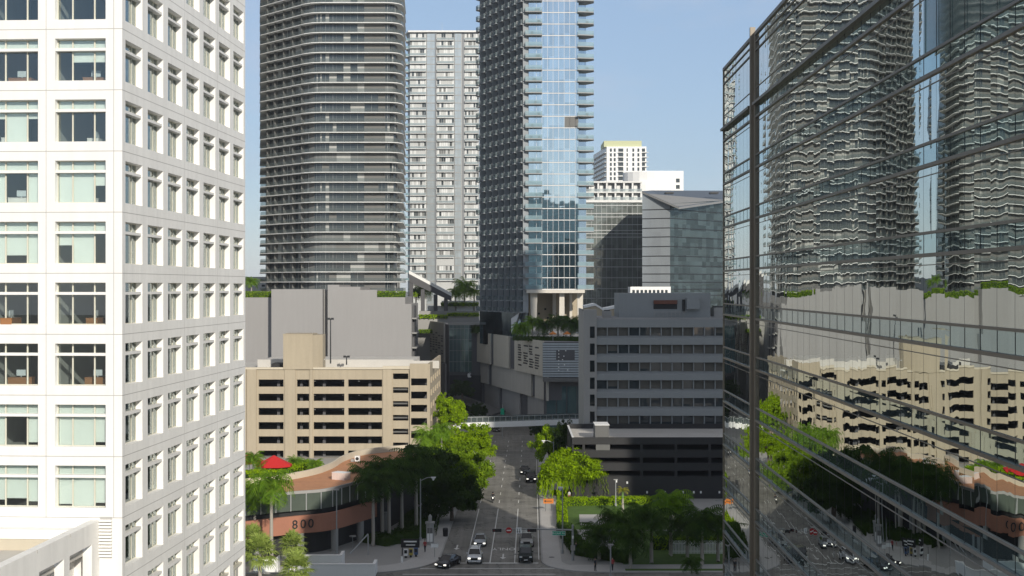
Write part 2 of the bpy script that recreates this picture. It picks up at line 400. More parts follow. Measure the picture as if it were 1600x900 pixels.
def line(u0, Y0, u1, Y1, wd=.14, z=.009):
    d = Vector((u1-u0, Y1-Y0)).normalized(); n = Vector((-d.y, d.x))*wd/2
    ln.q([S(u0-n.x,Y0-n.y,z),S(u0+n.x,Y0+n.y,z),S(u1+n.x,Y1+n.y,z),S(u1-n.x,Y1-n.y,z)])
for u in (-9.05, -5.8, -2.44):
    line(u, 182, u, 226)
    for y in range(232, 330, 9): line(u, y, u, y+3)
line(.87, 184, .87, 300, .12)
line(-12.3, 181.7, .8, 181.7, .55); line(-15, 178.2, 3.5, 178.2, .25); line(-17, 174.6, 3.0, 174.6, .25, .012)
for a in (-150, -120, -90, -60, -40, 20, 40, 60, 90): line(a, 162, a+6, 162, .15, .012)
struct('lane_lines', ln, 'road_paint')
tm = Matrix.Translation(S(-4.1, 191.5, .012)) @ Matrix.Rotation(pi, 4, 'Z') @ Matrix.Diagonal((1,2.0,1,1))
o = text_mb('ONLY', 1.25, .002, 'road_paint', 'lane_marking', None, tm); o['kind'] = 'structure'
ar = MB()
for u, y in ((-4.1,185.5),(-7.4,186.5),(-10.9,192)):
    ar.q([S(u-.1,y+2.4,.01),S(u+.1,y+2.4,.01),S(u+.1,y,.01),S(u-.1,y,.01)]); ar.q([S(u-.45,y,.011),S(u+.45,y,.011),S(u,y-1.1,.011)])
struct('lane_arrows', ar, 'road_paint')
mh = MB()
for px, py in ((700,884),(862,872),(806,866),(795,845)):
    x, y, z = GP(px, py); mh.prism([(x+.4*cos(t*pi/6), y+.4*sin(t*pi/6)) for t in range(12)], .006, .013 if px < 840 and px > 702 else .135)
struct('manhole_covers', mh, 'concrete_dark')

# ------------------------------------------------------------------ white office tower on the left
wb = thing('office_tower', 'white stone office tower with deep square windows filling the left side', 'building', (PX(191,87.3), 87.3, 0), -atan2(.0551, 1))
JZ = lambda k: 38.54+4*k
WW, WH = 3.38, 2.76
fr_x = lambda b: -.565-4.52*(b+1)+.60      # left edge of opening of bay b on the front
sd_y = lambda b: .565*0+.02+4.5*b+.58      # near edge of opening of bay b on the side
TOPZ = 70.5
fw = MB()
holes = [(fr_x(b), fr_x(b)+WW, JZ(k)+.63, JZ(k)+.63+WH) for k in range(-4, 8) for b in range(3)]
fw.wall(-14.2, 0, 0, TOPZ, holes, 0, .52)
for k in range(-4, 8): fw.box(-14.2, 0, -.004, .01, JZ(k)-.025, JZ(k)+.025, 1)
for x in (-.565, -.565-4.52, -.565-9.04): fw.box(x-.02, x+.02, -.003, .01, 22.5, TOPZ, 1)
fw.build('front_wall', ['white_stone', 'joint'], wb)
sw = MB()
holes = [(sd_y(b), sd_y(b)+WW, JZ(k)+.63, JZ(k)+.63+WH) for k in range(-8, 8) for b in range(7)]
sw.wall(.521, 31.6, 0, TOPZ, holes, 0, -.52, ax='y')
for k in range(-8, 8): sw.box(-.01, .004, 0, 31.6, JZ(k)-.02, JZ(k)+.02, 1)
for y in (13.6, 22.6): sw.box(-.01, .003, y-.015, y+.015, 0, TOPZ, 1)
sw.build('side_wall', ['white_stone_side', 'joint'], wb)
bk = MB().box(-14.2, -.53, 31.0, 31.6, 0, TOPZ).box(-14.8, -14.21, 0, 31.6, 0, TOPZ).box(-14.2, -.53, .53, 31, TOPZ-.5, TOPZ-.02)
bk.build('rear_walls', ['white_stone'], wb)
it = MB()
for k in range(-9, 8): it.box(-14.1, -.56, .56, 30.9, JZ(k)-.32, JZ(k)+.30, 0)
it.box(-14.1, -8.5, 8, 30.5, 0, TOPZ-1, 1)
for k in range(-9, 8):
    for x, y0, y1 in ((-5.09, .6, 8), (-9.6, .6, 8)): it.box(x-.06, x+.06, y0, y1, JZ(k)+.3, JZ(k)+3.68, 2)
    for y in (9.1, 18.1): it.box(-8.4, -.6, y-.06, y+.06, JZ(k)+.3, JZ(k)+3.68, 2)
it.build('interior', ['interior', 'interior_dark', 'interior'], wb)
# windows: frame > pane, blinds
def wframe(deep=.08):
    f = MB(); a, b = .44, .53
    for x0, x1 in ((0,.05),(WW-.05,WW)): f.box(x0+.002, x1-.002, a, b, 0, WH)
    for x in (.30, .735): f.box(x*WW-.045, x*WW+.045, a, b, .05, WH-.80); f.box(x*WW-.045, x*WW+.045, a, b, WH-.62, WH-.05)
    f.box(.05, WW-.05, a, b, .002, .05); f.box(.05, WW-.05, a, b, WH-.05, WH-.002)
    f.box(.003, WW-.003, deep, .50, WH-.80, WH-.62, 1)
    return f.mesh('window_frame', ['frame_cream', 'white_stone'])
FRM = wframe(); PANE = MB().box(.03, WW-.03, .475, .49, .02, WH-.02).mesh('window_pane', 'window_glass')
xs = [.03, .30*WW, .735*WW, WW-.03]
def blind_mesh(drops, top, mt):
    b = MB()
    for i, d in enumerate(drops):
        if d > .02: b.box(xs[i]+.02, xs[i+1]-.02, .60, .615, .02+(1-d)*(WH-.82), WH-.80)
        if top: b.box(xs[i]+.02, xs[i+1]-.02, .60, .615, WH-.66, WH-.02)
    return b.mesh('blind', mt) if b.v else None
def window(loc, rz, drops, top, mt):
    o = put('window', FRM, wb, loc, rz); put('window_pane', PANE, o)
    bm_ = blind_mesh(drops, top, mt)
    if bm_: put('blind', bm_, o)
ROWS = {4:((0,0,0),0,(0,0,0),0), 3:((0,.35,.35),1,(0,0,0),1), 2:((0,0,0),1,(.2,1,.2),1), 1:((1,1,.42),1,(1,0,1),1), 0:((.38,1,0),1,(1,.72,1),1),
        -1:((0,0,0),0,(0,.0,0),0), -2:((0,0,0),0,(0,0,0),0), -3:((1,1,.88),1,(1,.0,.9),1), -4:((.93,1,.88),1,(.8,.75,.85),1)}
for k, (d1, t1, d2, t2) in ROWS.items():
    for b, d, t in ((0, d1, t1), (1, d2, t2)): window((fr_x(b), 0, JZ(k)+.63), 0, d, t, 'blind')
for k in range(-6, 7):
    for b in range(7):
        Y = 87.3+sd_y(b)+WW; z = JZ(k)+.63
        if HY-(z+WH-H)*F/Y > 915 or HY-(z-H)*F/Y-0 > 2000 or HY-(z-H)*F/(Y) < -4: continue
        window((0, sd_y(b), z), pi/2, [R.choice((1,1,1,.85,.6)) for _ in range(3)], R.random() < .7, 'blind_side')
rw = MB()                                      # the windows outside the photograph's frame, as one part
def rest_window(P):
    n0 = len(rw.v)
    for x0, x1, y0, y1, z0, z1, m in ((.03,WW-.03,.475,.49,.02,WH-.02,0),(.30*WW-.045,.30*WW+.045,.44,.53,.05,WH-.05,1),(.735*WW-.045,.735*WW+.045,.44,.53,.05,WH-.05,1),(.01,WW-.01,.10,.50,WH-.80,WH-.62,1)): rw.box(x0,x1,y0,y1,z0,z1,m)
    for i in range(n0, len(rw.v)): rw.v[i] = P(*rw.v[i])
done = {(round(o.location.x,1), round(o.location.y,1), round(o.location.z,1)) for o in wb.children if o.name.startswith('window')}
for k in range(-4, 8):
    for b in range(3):
        l = (fr_x(b), 0, JZ(k)+.63)
        if tuple(round(c,1) for c in l) not in done: rest_window(lambda x, y, z, l=l: (l[0]+x, l[1]+y, l[2]+z))
for k in range(-8, 8):
    for b in range(7):
        l = (0, sd_y(b), JZ(k)+.63)
        if tuple(round(c,1) for c in l) not in done: rest_window(lambda x, y, z, l=l: (l[0]-y, l[1]+x, l[2]+z))
o = rw.build('window_frame', ['dark_glass', 'frame_cream'], wb); o['kind'] = 'stuff'
# lower wing with a roof terrace in front
wg = MB()
hol = [(-5.1-4.6*i, -1.4-4.6*i, 15.0, 21.05) for i in range(5)]
wg.wall(-40, 0-.003, 0, 22.4, hol, -1.5, -2.1, ax='y')
wg.box(-14.2, -2.101, -40, -.003, 20.3, 20.6, 1); wg.box(-3.4, -3.2, -40, -.003, 0, 20.3)
wg.box(-14.2, -2.11, -1.0, -.004, 20.6, 21.9); wg.box(-14.2, -2.11, -1.3, -1.003, 20.6, 21.3, 2)
for y in range(-40, 0, 5): wg.box(-2.13, -1.47, y-.02, y+.02, 22.2, 22.404, 3)
wg.build('terrace_wing', ['white_stone_side', 'roof_white', 'beige_light', 'joint'], wb)
lv = MB()
for i in range(12): lv.box(-1.49, -.66, -.22, -.02, 20.0+i*.21, 20.13+i*.21)
lv.box(-1.48, -.67, -.02, -.004, 19.9, 22.6, 1); lv.build('louvre', ['white_stone_side', 'joint'], wb)

# ------------------------------------------------------------------ mirrored glass block on the right
X0 = 17.6
gb = thing('glass_office_block', 'mirror glass office block with long horizontal mullions filling the right side', 'building', (X0, 0, 0), -atan2(KS, 1))
YF = 122.8
def y_start(z): return 33. if z < 49.7 else (56. if z < 50.7 else (60. if z < 52.05 else 66.))
co_ = MB()
for y0, y1, zt in ((33,56,49.8),(56.002,60,50.8),(60.002,66,52.1),(66.002,YF-.05,57.5)): co_.prism([(.06,y0),(20,y0),(20,y1),(.06,y1)], 0, zt, 0, 1)  # unseen near roof stepped lower to let sun reach the fan palms
co_.build('core_walls', ['teal_glass', 'roof_grey'], gb)
L2 = [35.1+3.98*k for k in range(-8, 5)]
for i, z in enumerate(L2):
    zt = L2[i+1] if i+1 < len(L2) else 57.5
    if z < 5: pass
    for a, b in ((max(y_start(zt-.2) if zt < 57 else 66., 33.), 105.0), (106.9, YF)):
        MB().box(0, .05, a, b, z+1.0, zt).build('window_strip', 'facade_glass', gb)
    for a, b in ((y_start(z), 105.0), (106.9, YF)):
        MB().box(.012, .05, a, b, z, z+1.0).build('spandrel_strip', 'spandrel_glass', gb)
    def mull(name, x, z0, z1, ys):
        mb = MB()
        for a, b in ((ys, 105.0), (106.9, YF)): mb.box(x, .01, a, b, z0, z1)
        each(mb, name, 'mullion_metal' if z > 30 else 'mullion_grey', gb)
    ys = y_start(z)
    thick = z > 50
    mull('ledge', -.34 if thick else -.07, z+.93 if not thick else z+.9, z+1.05 if not thick else z+1.12, ys); mull('ledge', -.11, z-.08, z+.08, ys); mull('ledge', -.03, z-.46, z-.42, ys)
for z0, z1, x in ((53.27,53.33,-.04),(56.2,56.3,-.08),(56.85,56.93,-.08),(57.45,57.72,-.12)):
    mb = MB()
    for a, b in ((66, 105.0), (106.9, YF)): mb.box(x, .04, a, b, z0, z1)
    each(mb, 'ledge', 'mullion_metal', gb)
vj = MB()
y = YF-1.9
while y > 33:
    if not 104.9 < y < 107:
        zt = 49.8 if y < 56 else (50.8 if y < 60 else (52.1 if y < 66 else 57.5))
        vj.box(-.003, .02, y-.009, y+.009, 3, zt)
    y -= 1.9
vj.build('pane_joints', 'dark_metal', gb)
MB().box(-.10, .05, 105.0, 105.7, 0, 57.75).box(-.36, .05, 105.7, 106.05, 0, 58.2).build('corner_fin', 'brown_metal', gb)
MB().box(.2, .3, 106.1, 106.9, 0, 57.6).build('shadow_gap', 'dark_metal', gb)
MB().box(-.08, .1, YF, YF+.16, 0, 57.7).build('end_trim', 'brown_metal', gb)
mat('teal_wall', (.32,.50,.50), .6, .1)

# ------------------------------------------------------------------ unseen towers shaped to cast the street's shade or to show in glass reflections
def plain_tower(label, boxes, matn='teal_glass', name='office_tower'):
    x = sum(b[0]+b[1] for b in boxes)/2/len(boxes); y = sum(b[2]+b[3] for b in boxes)/2/len(boxes)
    t = thing(name, label, 'building', (x, y, 0))
    mb = MB(); sl = MB()
    for x0, x1, y0, y1, z0, z1 in boxes:
        mb.box(x0-x, x1-x, y0-y, y1-y, z0, z1)
        z = z0+4
        while z < z1: sl.box(x0-x-.08, x1-x+.08, y0-y-.08, y1-y+.08, z, z+.5); z += 4
    mb.build('wall', matn, t); sl.build('floor_bands', 'slab_grey', t)
plain_tower('tall glass tower behind the mirror glass block, unseen, stepped to shape the shade on the street', [(99,109,40,66,0,128),(109.01,126,40,66,0,178),(126.01,149,40,66,0,160)])
plain_tower('lower concrete block behind the mirror glass block, unseen, sized to shade the right pavement', [(72,96.9,40,60,0,69)], 'concrete')
plain_tower('glass tower across the bay road behind the camera, outside the picture', [(-60,-38,-260,-235,0,95)])
plain_tower('wide teal office tower behind the camera, outside the picture', [(-12,26,-225,-200,0,101),(26.01,66,-222,-200,0,96)], 'teal_wall')
# ------------------------------------------------------------------ dark residential tower with white slab edges (and its twin, seen only mirrored)
def slab_tower(label, outline, zk, fh, nf, base, rnd, inset_w=1.9, divs=None, crisp=1.0):
    r_ = random.Random(rnd); cx = sum(p[0] for p in outline)/len(outline); cy = sum(p[1] for p in outline)/len(outline)
    t = thing('apartment_tower', label, 'building', (cx, cy, 0))
    P = [(p[0]-cx, p[1]-cy) for p in outline]; Wl = inset(P, inset_w); Rl = inset(P, .10); n = len(P)
    MB().prism(inset(P, inset_w+.35), 0, zk+fh*nf, 0).build('core', 'panel_dark', t)
    # one choice of bays for the whole tower, so that panels line up in columns
    bays = []
    for i in range(n):
        a, b = Vector(Wl[i]), Vector(Wl[(i+1) % n]); Lh = (b-a).length; x = 0; row = []
        while x < Lh-.3:
            wd = min(r_.choice((1.1,1.4,2.2,3.2,4.2)), Lh-x); row.append((x, x+wd, r_.choice('PGGGP' if wd > 2 else 'GGGPG'))); x += wd
        bays.append((a, b, Lh, row))
    for k in range(base, nf):
        z = zk+fh*k
        MB().prism(P, z-.11, z+.11).build('balcony_slab', 'slab_white', t)
        rl = MB(); RI = inset(P, .13)
        for i in range(n):
            j = (i+1) % n; rl.q([(*Rl[i],z+.13),(*Rl[j],z+.13),(*Rl[j],z+1.2),(*Rl[i],z+1.2)], 0)
            rl.q([(*Rl[i],z+1.2),(*Rl[j],z+1.2),(*RI[j],z+1.2),(*RI[i],z+1.2)], 1)
        rl.build('balcony_rail', ['rail_tower', 'grey_metal'], t)
        wl = MB(); shade = r_.random() < .22; prev = None
        for a, b, Lh, row in bays:                       # one continuous band of panels and windows round the storey
            d = (b-a)/Lh
            for x0, x1, ty in row:
                if r_.random() < .10: ty = r_.choice('GPC')
                cuts = [(x0, x1, {'P':0,'C':2,'G':1,'D':1}[ty])]
                if ty == 'G':
                    xm = (x0+x1)/2; wd = x1-x0; c1 = 2 if r_.random() < .22 else (3 if shade else 1)
                    cuts = [(x0, xm-.05, 3 if shade else 1), (xm-.05, xm+.05, 4), (xm+.05, x1-.08, c1), (x1-.08, x1, 0)]
                for u0, u1, m in cuts:
                    if prev is None:
                        p = a+d*u0; wl.v += [(*p,z+.13),(*p,z+fh-.13)]; prev = 0
                    q = a+d*u1; wl.v += [(*q,z+.13),(*q,z+fh-.13)]; n_ = len(wl.v); wl.f.append((n_-4,n_-2,n_-1,n_-3)); wl.m.append(m)
        wl.build('storey_wall', ['panel_grey', 'dark_glass', 'curtain', 'curtain_dim', 'grey_metal'], t)
        if divs:
            dv = MB()
            for (x0, y0, x1, y1) in divs: dv.q([(x0-cx,y0-cy,z+.13),(x1-cx,y1-cy,z+.13),(x1-cx,y1-cy,z+fh-.13),(x0-cx,y0-cy,z+fh-.13)])
            each(dv, 'balcony_divider', 'panel_grey', t) if k > 5 and k < 26 and len(divs) < 6 and False else dv.build('balcony_divider', 'panel_grey', t)
    return t
def rail_mat(name, col, tr):
    m, N, L, P = new_mat(name); P.inputs['Base Color'].default_value = (*col, 1); P.inputs['Roughness'].default_value = .12; P.inputs['Specular IOR Level'].default_value = .6
    t = N.new('ShaderNodeBsdfTransparent'); t.inputs[0].default_value = (.8,.86,.86,1); ms = N.new('ShaderNodeMixShader'); ms.inputs[0].default_value = tr
    out = [n for n in N if n.type == 'OUTPUT_MATERIAL'][0]; L.new(P.outputs[0], ms.inputs[1]); L.new(t.outputs[0], ms.inputs[2]); L.new(ms.outputs[0], out.inputs[0])
rail_mat('rail_tower', (.11,.13,.13), .45); rail_mat('rail_pale', (.42,.47,.49), .5); rail_mat('rail_teal', (.16,.20,.21), .4); rail_mat('rail_sky', (.30,.42,.46), .45)
A_ = [(x, y) for x, y in [(-84.3,446),(-79.3,420.5),(-62.6,402.2),(-60.2,400.6),(-57.4,400),(-38,400),(-35.9,400.35),(-34.3,401.4),(-33.3,403.2),(-33.0,406.5),(-35.4,446)]]
dv = []
for f in (.12, .30, .50, .70, .9):
    x, y = -79.3+(16.7)*f, 420.5-18.3*f; dv.append((x+.35, y+.5, x+1.6, y+1.9))
slab_tower('dark apartment tower ringed by thin white balcony slabs, behind the grey wall', A_, 38.95, 2.99, 31, -1, 3, divs=dv)
B_ = [(-122,446),(-121,409),(-119,403),(-114,400),(-92,400),(-87.5,401.5),(-86,405),(-85.8,425),(-100,446)]
plain_tower('dark teal block behind the second slab tower, added to darken the mirrored sky gap', [(-150,-101.5,470,482,0,160)], 'dark_glass')  # added block, darkens the sky gap between the towers in the mirror glass
slab_tower('second dark slab tower hidden behind the white office tower, seen mirrored in the glass block', B_, 38.95, 2.99, 31, -1, 11)

# ------------------------------------------------------------------ tall white and glass tower behind
Y2 = 620.
rt = thing('apartment_tower', 'tall pale narrow apartment tower with flat roof between the two darker towers', 'building', (PX(690,Y2), Y2, 0))
bx = PX(690, Y2); X_ = lambda px: PX(px, Y2)-bx
fh2 = 12.1*Y2/F; ztop = PZ(49, Y2); nf2 = 36
cr = MB(); xl, xr = X_(641), X_(747)
cr.prism([(xl,0),(xr,0),(xr,26),(xl-1,26),(xl-1.6,6)], 0, ztop-.6); cr.build('core', 'panel_light', rt)

rf = MB().prism([(xl-.9,-1.6),(xr+.5,-1.6),(xr+.5,27),(xl-2.6,27),(xl-2.6,5)], ztop-.6, ztop+.15); rf.box(xl+1, xr-2, 3, 20, ztop+.15, ztop+1.0)
rf.build('roof', 'slab_white', rt)

def strip_glass(px0, px1, name='window_strip', m='pale_glass', z0=0, z1=None):
    g = MB(); g.box(X_(px0), X_(px1), -.35, -.02, z0, z1 or ztop-.7); g.build(name, m, rt)
    e = MB(); k = 0
    z = ztop-.8
    while z > max(z0, 5): e.box(X_(px0)-.02, X_(px1)+.02, -.46, -.36, z-.35, z+.05); e.box(X_(px0)-.02, X_(px1)+.02, -.42, -.36, z-1.5, z-1.42); z -= fh2
    for px in ((px0, (px0+px1)/2, px1)): e.box(X_(px)-.06, X_(px)+.06, -.43, -.37, z0, z1 or ztop-.7)
    e.build('mullion_grid', 'grey_metal', rt)
strip_glass(667, 680); strip_glass(710.5, 721)
each(MB().box(X_(680.3), X_(682), -.9, -.02, 0, ztop-.6).box(X_(722), X_(725.5), -.2, -.01, 0, ztop-.6), 'vertical_groove', 'panel_mid', rt)
for k in range(32):
    z = ztop-.7-fh2*(k+1)
    for (a, b, pr_) in ((640.5, 666, 1.5), (683, 709.5, 1.3), (726.5, 748, 1.4)):
        if k > 26 and a == 683 and R.random() < .3: continue
        b_ = MB(); b_.box(X_(a), X_(b), -pr_, -.02, z-.12, z+.12)
        b_.box(X_(a), X_(b), -pr_+.02, -pr_+.08, z+.12, z+1.15, 1); b_.box(X_(a), X_(b), -pr_-.01, -pr_+.11, z+1.15, z+1.21, 0)
        n = 8; step = (X_(b)-X_(a))/n
        for i in range(n):
            x0 = X_(a)+i*step; c = R.choice((2,2,2,5,5,5,6,3))
            b_.box(x0+.09, x0+step-.09, -.14, -.06, z+.12, z+fh2-.34, c)
        b_.box(X_(a), X_(b), -.22, -.03, z+fh2-.34, z+fh2-.12, 4)
        b_.build('balcony', ['slab_white', 'rail_pale', 'curtain_white', 'dark_glass', 'panel_mid', 'panel_light', 'curtain_dim'], rt)
    sb = MB(); sb.box(xl-2.3, xl-.2, 1, 7, z-.12, z+.12); sb.box(xl-2.3, xl-2.24, 1, 7, z+.12, z+1.2, 1); sb.box(xl-2.3, xl-.2, .96, 1.02, z+.12, z+1.2, 1)
    sb.build('side_balcony', ['slab_white', 'rail_sky'], rt)
mb = MB()
z = ztop-1
mb.box(X_(690), X_(690)+.1, 4, 4.1, ztop+1, ztop+5); mb.build('antenna', 'steel', rt)

# ------------------------------------------------------------------ glass hotel tower on concrete piers
Y3 = 363.
ht = thing('hotel_tower', 'blue glass tower with rows of dark angular balconies, standing on pale concrete piers', 'building', (PX(826,Y3), Y3, 0))
ox = PX(826, Y3); X3 = lambda px, y=0: PX(px, Y3+y)-ox
Z3 = lambda k: PZ(452, Y3)+3.135*k
zb, zt3 = Z3(0), Z3(29)
DL = Vector((-.47, 1)).normalized(); LL = 33.0
def LP(t, o=0): p = DL*t+Vector((-DL.y, DL.x))*o; return (p.x, p.y)            # a point on the left face, o metres out
xr3 = X3(904)
rear = [(xr3+4.2, 5.5), (xr3+2, 34)]
cr = MB().prism([(.15,.12),(xr3-.1,.12),(xr3+2.3,5.4),(xr3+1,33),LP(LL,-.12),], zb, zt3); cr.build('core', 'panel_dark', ht)
lf = MB()
a, b = LP(.02, .0), LP(LL, .0)
lf.q([(*a,zb-16),(*b,zb-16),(*b,zt3),(*a,zt3)]); o_ = lf.build('window_strip', 'sky_glass_dim', ht, label='dark glass wall behind the rows of balconies')
for k in range(0, 29):
    z = Z3(k)
    g = MB(); g.q([(0,0,z+.15),(xr3,0,z+.15),(xr3,0,z+3.0),(0,0,z+3.0)]); g.build('window_strip', 'sky_glass', ht)
    s = MB(); s.box(-.1, xr3+.1, -.10, .1, z-.09, z+.10)
    for i in range(1, 9): s.box(xr3*i/9+.6-.03, xr3*i/9+.6+.03, -.05, .02, z+.15, z+3.0)
    if k == 14: s.box(xr3*.72, xr3-.05, -.05, .0, z+.15, z+3.0, 1)
    s.build('floor_band', ['slab_white', 'panel_grey'], ht)
    c = MB(); c.q([(xr3+.02,.02,z+.15),(xr3+2.35,5.4,z+.15),(xr3+2.35,5.4,z+3.0),(xr3+.02,.02,z+3.0)]); c.build('window_strip', 'sky_glass', ht)
# balconies: the largest hundred as parts, the rest in one
cnt = 0; rest = MB()
def balc_front(mb, z):
    x0, x1 = -.9, X3(847); mb.prism([(x0,-1.7),(x1,-1.7),(x1,-.17),(.2,-.17),(-1.1,.6)], z-.15, z+.10, 0)
    for p, q in (((x0,-1.65),(x1,-1.65)),((x1-.03,-1.65),(x1-.03,-.2)),((x0,-1.65),(-1.05,.5))): mb.q([(*p,z+.1),(*q,z+.1),(*q,z+1.2),(*p,z+1.2)], 1)
    for i in range(R.randint(0,2)):
        x = R.uniform(.3, x1-1); mb.box(x, x+.6, -1.2, -.7, z+.1, z+.9, 2)
def balc_right(mb, z):
    P_ = [(xr3-.3,-1.5),(xr3+4.1,-.6),(xr3+4.3,2.2),(xr3+2.0,4.9),(xr3-.02,-.18),(xr3-.3,-.18)]
    mb.prism(P_, z-.16, z+.10, 0)
    for p, q in ((P_[0],P_[1]),(P_[1],P_[2]),(P_[2],P_[3])): mb.q([(*p,z+.1),(*q,z+.1),(*q,z+1.2),(*p,z+1.2)], 1)
    if R.random() < .5: mb.box(xr3+2, xr3+2.7, .2, .8, z+.1, z+.9, 2)
def balc_left(mb, z, i, k):
    w_ = LL/8; t0 = i*w_+.15; t1 = t0+w_*.80; dp = 2.1
    P_ = [LP(t0,.03), LP(t0+.5,dp), LP(t1-.9,dp*.9), LP(t1,.03)][::-1]
    mb.prism(P_, z-.18, z+.10, 0)
    for p, q in ((P_[3],P_[2]),(P_[2],P_[1]),(P_[1],P_[0])): mb.q([(*p,z+.1),(*q,z+.1),(*q,z+1.2),(*p,z+1.2)], 1)
    u0, u1 = LP(t0-.05,.02), LP(t0-.05,dp*.8); mb.q([(*u0,z+.1),(*u1,z+.1),(*u1,z+2.95),(*u0,z+2.95)], 0)
BM_F = ['slab_grey', 'rail_sky', 'panel_dark']; BM_L = ['balcony_dark', 'rail_teal', 'panel_dark']
for k in range(0, 28):
    z = Z3(k)
    m1 = MB(); balc_front(m1, z); m1.build('balcony', BM_F, ht)
    m1 = MB(); balc_right(m1, z); m1.build('balcony', BM_F, ht)
for k in range(-2, 28):
    for i in range(8):
        if i < 2 and k < 22 and cnt < 44: m1 = MB(); balc_left(m1, Z3(k), i, k); m1.build('balcony', BM_L, ht); cnt += 1
        else: balc_left(rest, Z3(k), i, k)
o_ = rest.build('balcony', BM_L, ht); o_['kind'] = 'stuff'
# soffit, piers, lower glass corner
sf = MB().box(-.6, xr3+1.6, -1.9, 14, zb-1.0, zb-.16); sf.build('soffit', 'beige_white', ht)
ZP = 27.2
for px, wt, wb_, y in ((834, 11.5, 8.5, 1.0), (878, 7.5, 8.5, .5), (906.5, 9, 8, 1.5), (822,3,3,12), (866,5,5,13), (892,4,4,13)):
    p = MB(); cxp = X3(px, y); k_ = (Y3+y)/F; d = 1.4
    a = wt*k_/2; b = wb_*k_/2; zt_ = zb-1.003
    for (x0, x1, x2, x3) in ((cxp-b, cxp+b, cxp+a, cxp-a),):
        p.v += [(x0,y,ZP),(x1,y,ZP),(x1,y+d,ZP),(x0,y+d,ZP),(x3,y,zt_),(x2,y,zt_),(x2,y+d,zt_),(x3,y+d,zt_)]
        for f in ((0,1,5,4),(1,2,6,5),(2,3,7,6),(3,0,4,7)): p.f.append(f); p.m.append(0)
    p.build('pier', 'beige_white', ht)
bwall = MB().box(X3(818,14), X3(903,14), 15, 15.4, ZP, zb-1.0); bwall.build('rear_wall', 'beige', ht)
hd = MB()
for px, py in ((838,476),(867,479),(842,490),(856,497),(868,490),(852,483)):
    x, z = X3(px, 14.9), PZ(py, Y3+14.9); hd.box(x-.28, x+.28, 14.96, 14.999, z-.28, z+.28)
each(hd, 'wall_opening', 'black', ht)
lc = MB(); p0, p1, p2 = LP(-.5,.02), LP(12,.05), (X3(802,4), 4)
lc.q([(*LP(0,.04),zb-.2),(X3(803,1)-.0,1,zb-16.5),(*LP(LL*.45,.06),zb-16.5),(*LP(LL*.45,.06),zb-.2)])
lc.build('lower_glazing', 'sky_glass_dim', ht)
lc = MB(); a, b = LP(.6,.09), LP(11,.09); lc.q([(*a,zb-13.4),(*b,zb-13.4),(*b,zb-8.2),(*a,zb-4.8)]); lc.q([(*a,zb-16.6),(*b,zb-16.6),(*b,zb-13.9),(*a,zb-13.9)]); each(lc, 'sky_reflection', 'reflection_white', ht)  # bright sky reflected in the glazing, painted as white panels

# ------------------------------------------------------------------ concrete shopping-centre blocks with set-back tiers
def rib(name, base): return mat(name, base, .85, .08, .15, streak=.16)
rib('board_concrete', (.50,.465,.385)); rib('board_concrete_dim', (.44,.42,.37)); rib('slat_metal', (.40,.44,.46)); rib('low_concrete', (.32,.315,.30))
pd = thing('shopping_centre', 'tiered concrete shopping centre block with dark vertical gaps, right of the far street', 'building', (PX(848,335), 335, 0))
ox = PX(848, 335); DP = Vector((-.28, 1)).normalized()
def PP(t, o=0): p = DP*t+Vector((-DP.y, DP.x))*o; return (p.x, p.y)
def t_at(px):                                     # distance along the receding wall that shows at photo column px
    k = (px-800)/F; return (k*335-ox)/(DP.x-k*DP.y)
xe = PX(935, 335)-ox
def tier(z0, z1, o, segs, m, gapm='grey_dark', top='roof_grey'):
    t1 = t_at(segs[0][0]); MB().prism([PP(0,o-.5),(xe,-o+.5),(xe,40),(PP(t1,o-.5)[0]+30,PP(t1)[1]),PP(t1,o-.5)], z0, z1-.02, 0, 1).build('tier_core', [gapm, top], pd)
    for a, b in segs:
        ta, tb = t_at(a), t_at(b); q = MB(); P_ = [PP(tb,o),PP(tb,o-.45),PP(ta,o-.45),PP(ta,o)]
        q.prism(P_, z0-.1, z1+.25); q.build('wall_panel', m, pd)
tier(15.2, 23.7, 0, [(730,765.5),(771,795)], 'board_concrete')
tier(9.0, 15.1, -1.0, [(741,757),(763,824),(830,849)], 'board_concrete_dim')
tier(0, 8.9, -2.2, [(746,768),(773,800),(812,846)], 'low_concrete')
lt = t_at(803.5)
lv = MB(); lv.prism([PP(.15,0),PP(.15,-.45),PP(lt,-.45),PP(lt,0)], 15.0, 23.9)
lv.build('louvre_wall', 'board_concrete', pd)
r_ = random.Random(4); ho = MB()
for row in range(9):
    for c in range(4):
        if r_.random() < .15: continue
        ta = lt*(.86-.2*c)+r_.uniform(-.3,.3)*1; tb = ta-lt*.16*r_.uniform(.6,1); z = 16.6+.66*row+r_.uniform(-.05,.05)
        a, b = PP(ta,.004), PP(tb,.004); ho.q([(*a,z),(*b,z),(*b,z+.36),(*a,z+.36)]); a2, b2 = PP(ta,.14), PP(tb,.14); ho.q([(*a,z+.36),(*b,z+.36),(*b2,z+.42),(*a2,z+.42)], 1)
ho.build('louvre_slots', ['black', 'board_concrete'], pd)
sl = MB()
for i in range(14): sl.box(.0, xe, -.32, -.06, 14.9+i*.62, 15.33+i*.62)
sl.box(0, xe, -.055, .4, 14.8, 23.5, 1); sl.build('slatted_screen', ['slat_metal', 'grey_dark'], pd)
dt = MB(); x0 = X_k = lambda px: PX(px, 334.6)-ox
for px, py in ((873,548),(884,548),(873,553),(873,558),(881,556.5),(873,563.5),(879,562),(873,569),(873,574),(882,570),(887,578),(873,579)):
    x, z = PX(px,334.6)-ox, PZ(py,334.6); dt.box(x-.13, x+.13, -.42, -.325, z-.13, z+.13)
each(dt, 'wall_dot', 'sign_white', pd)  # plain white dots of a wall pattern, without light
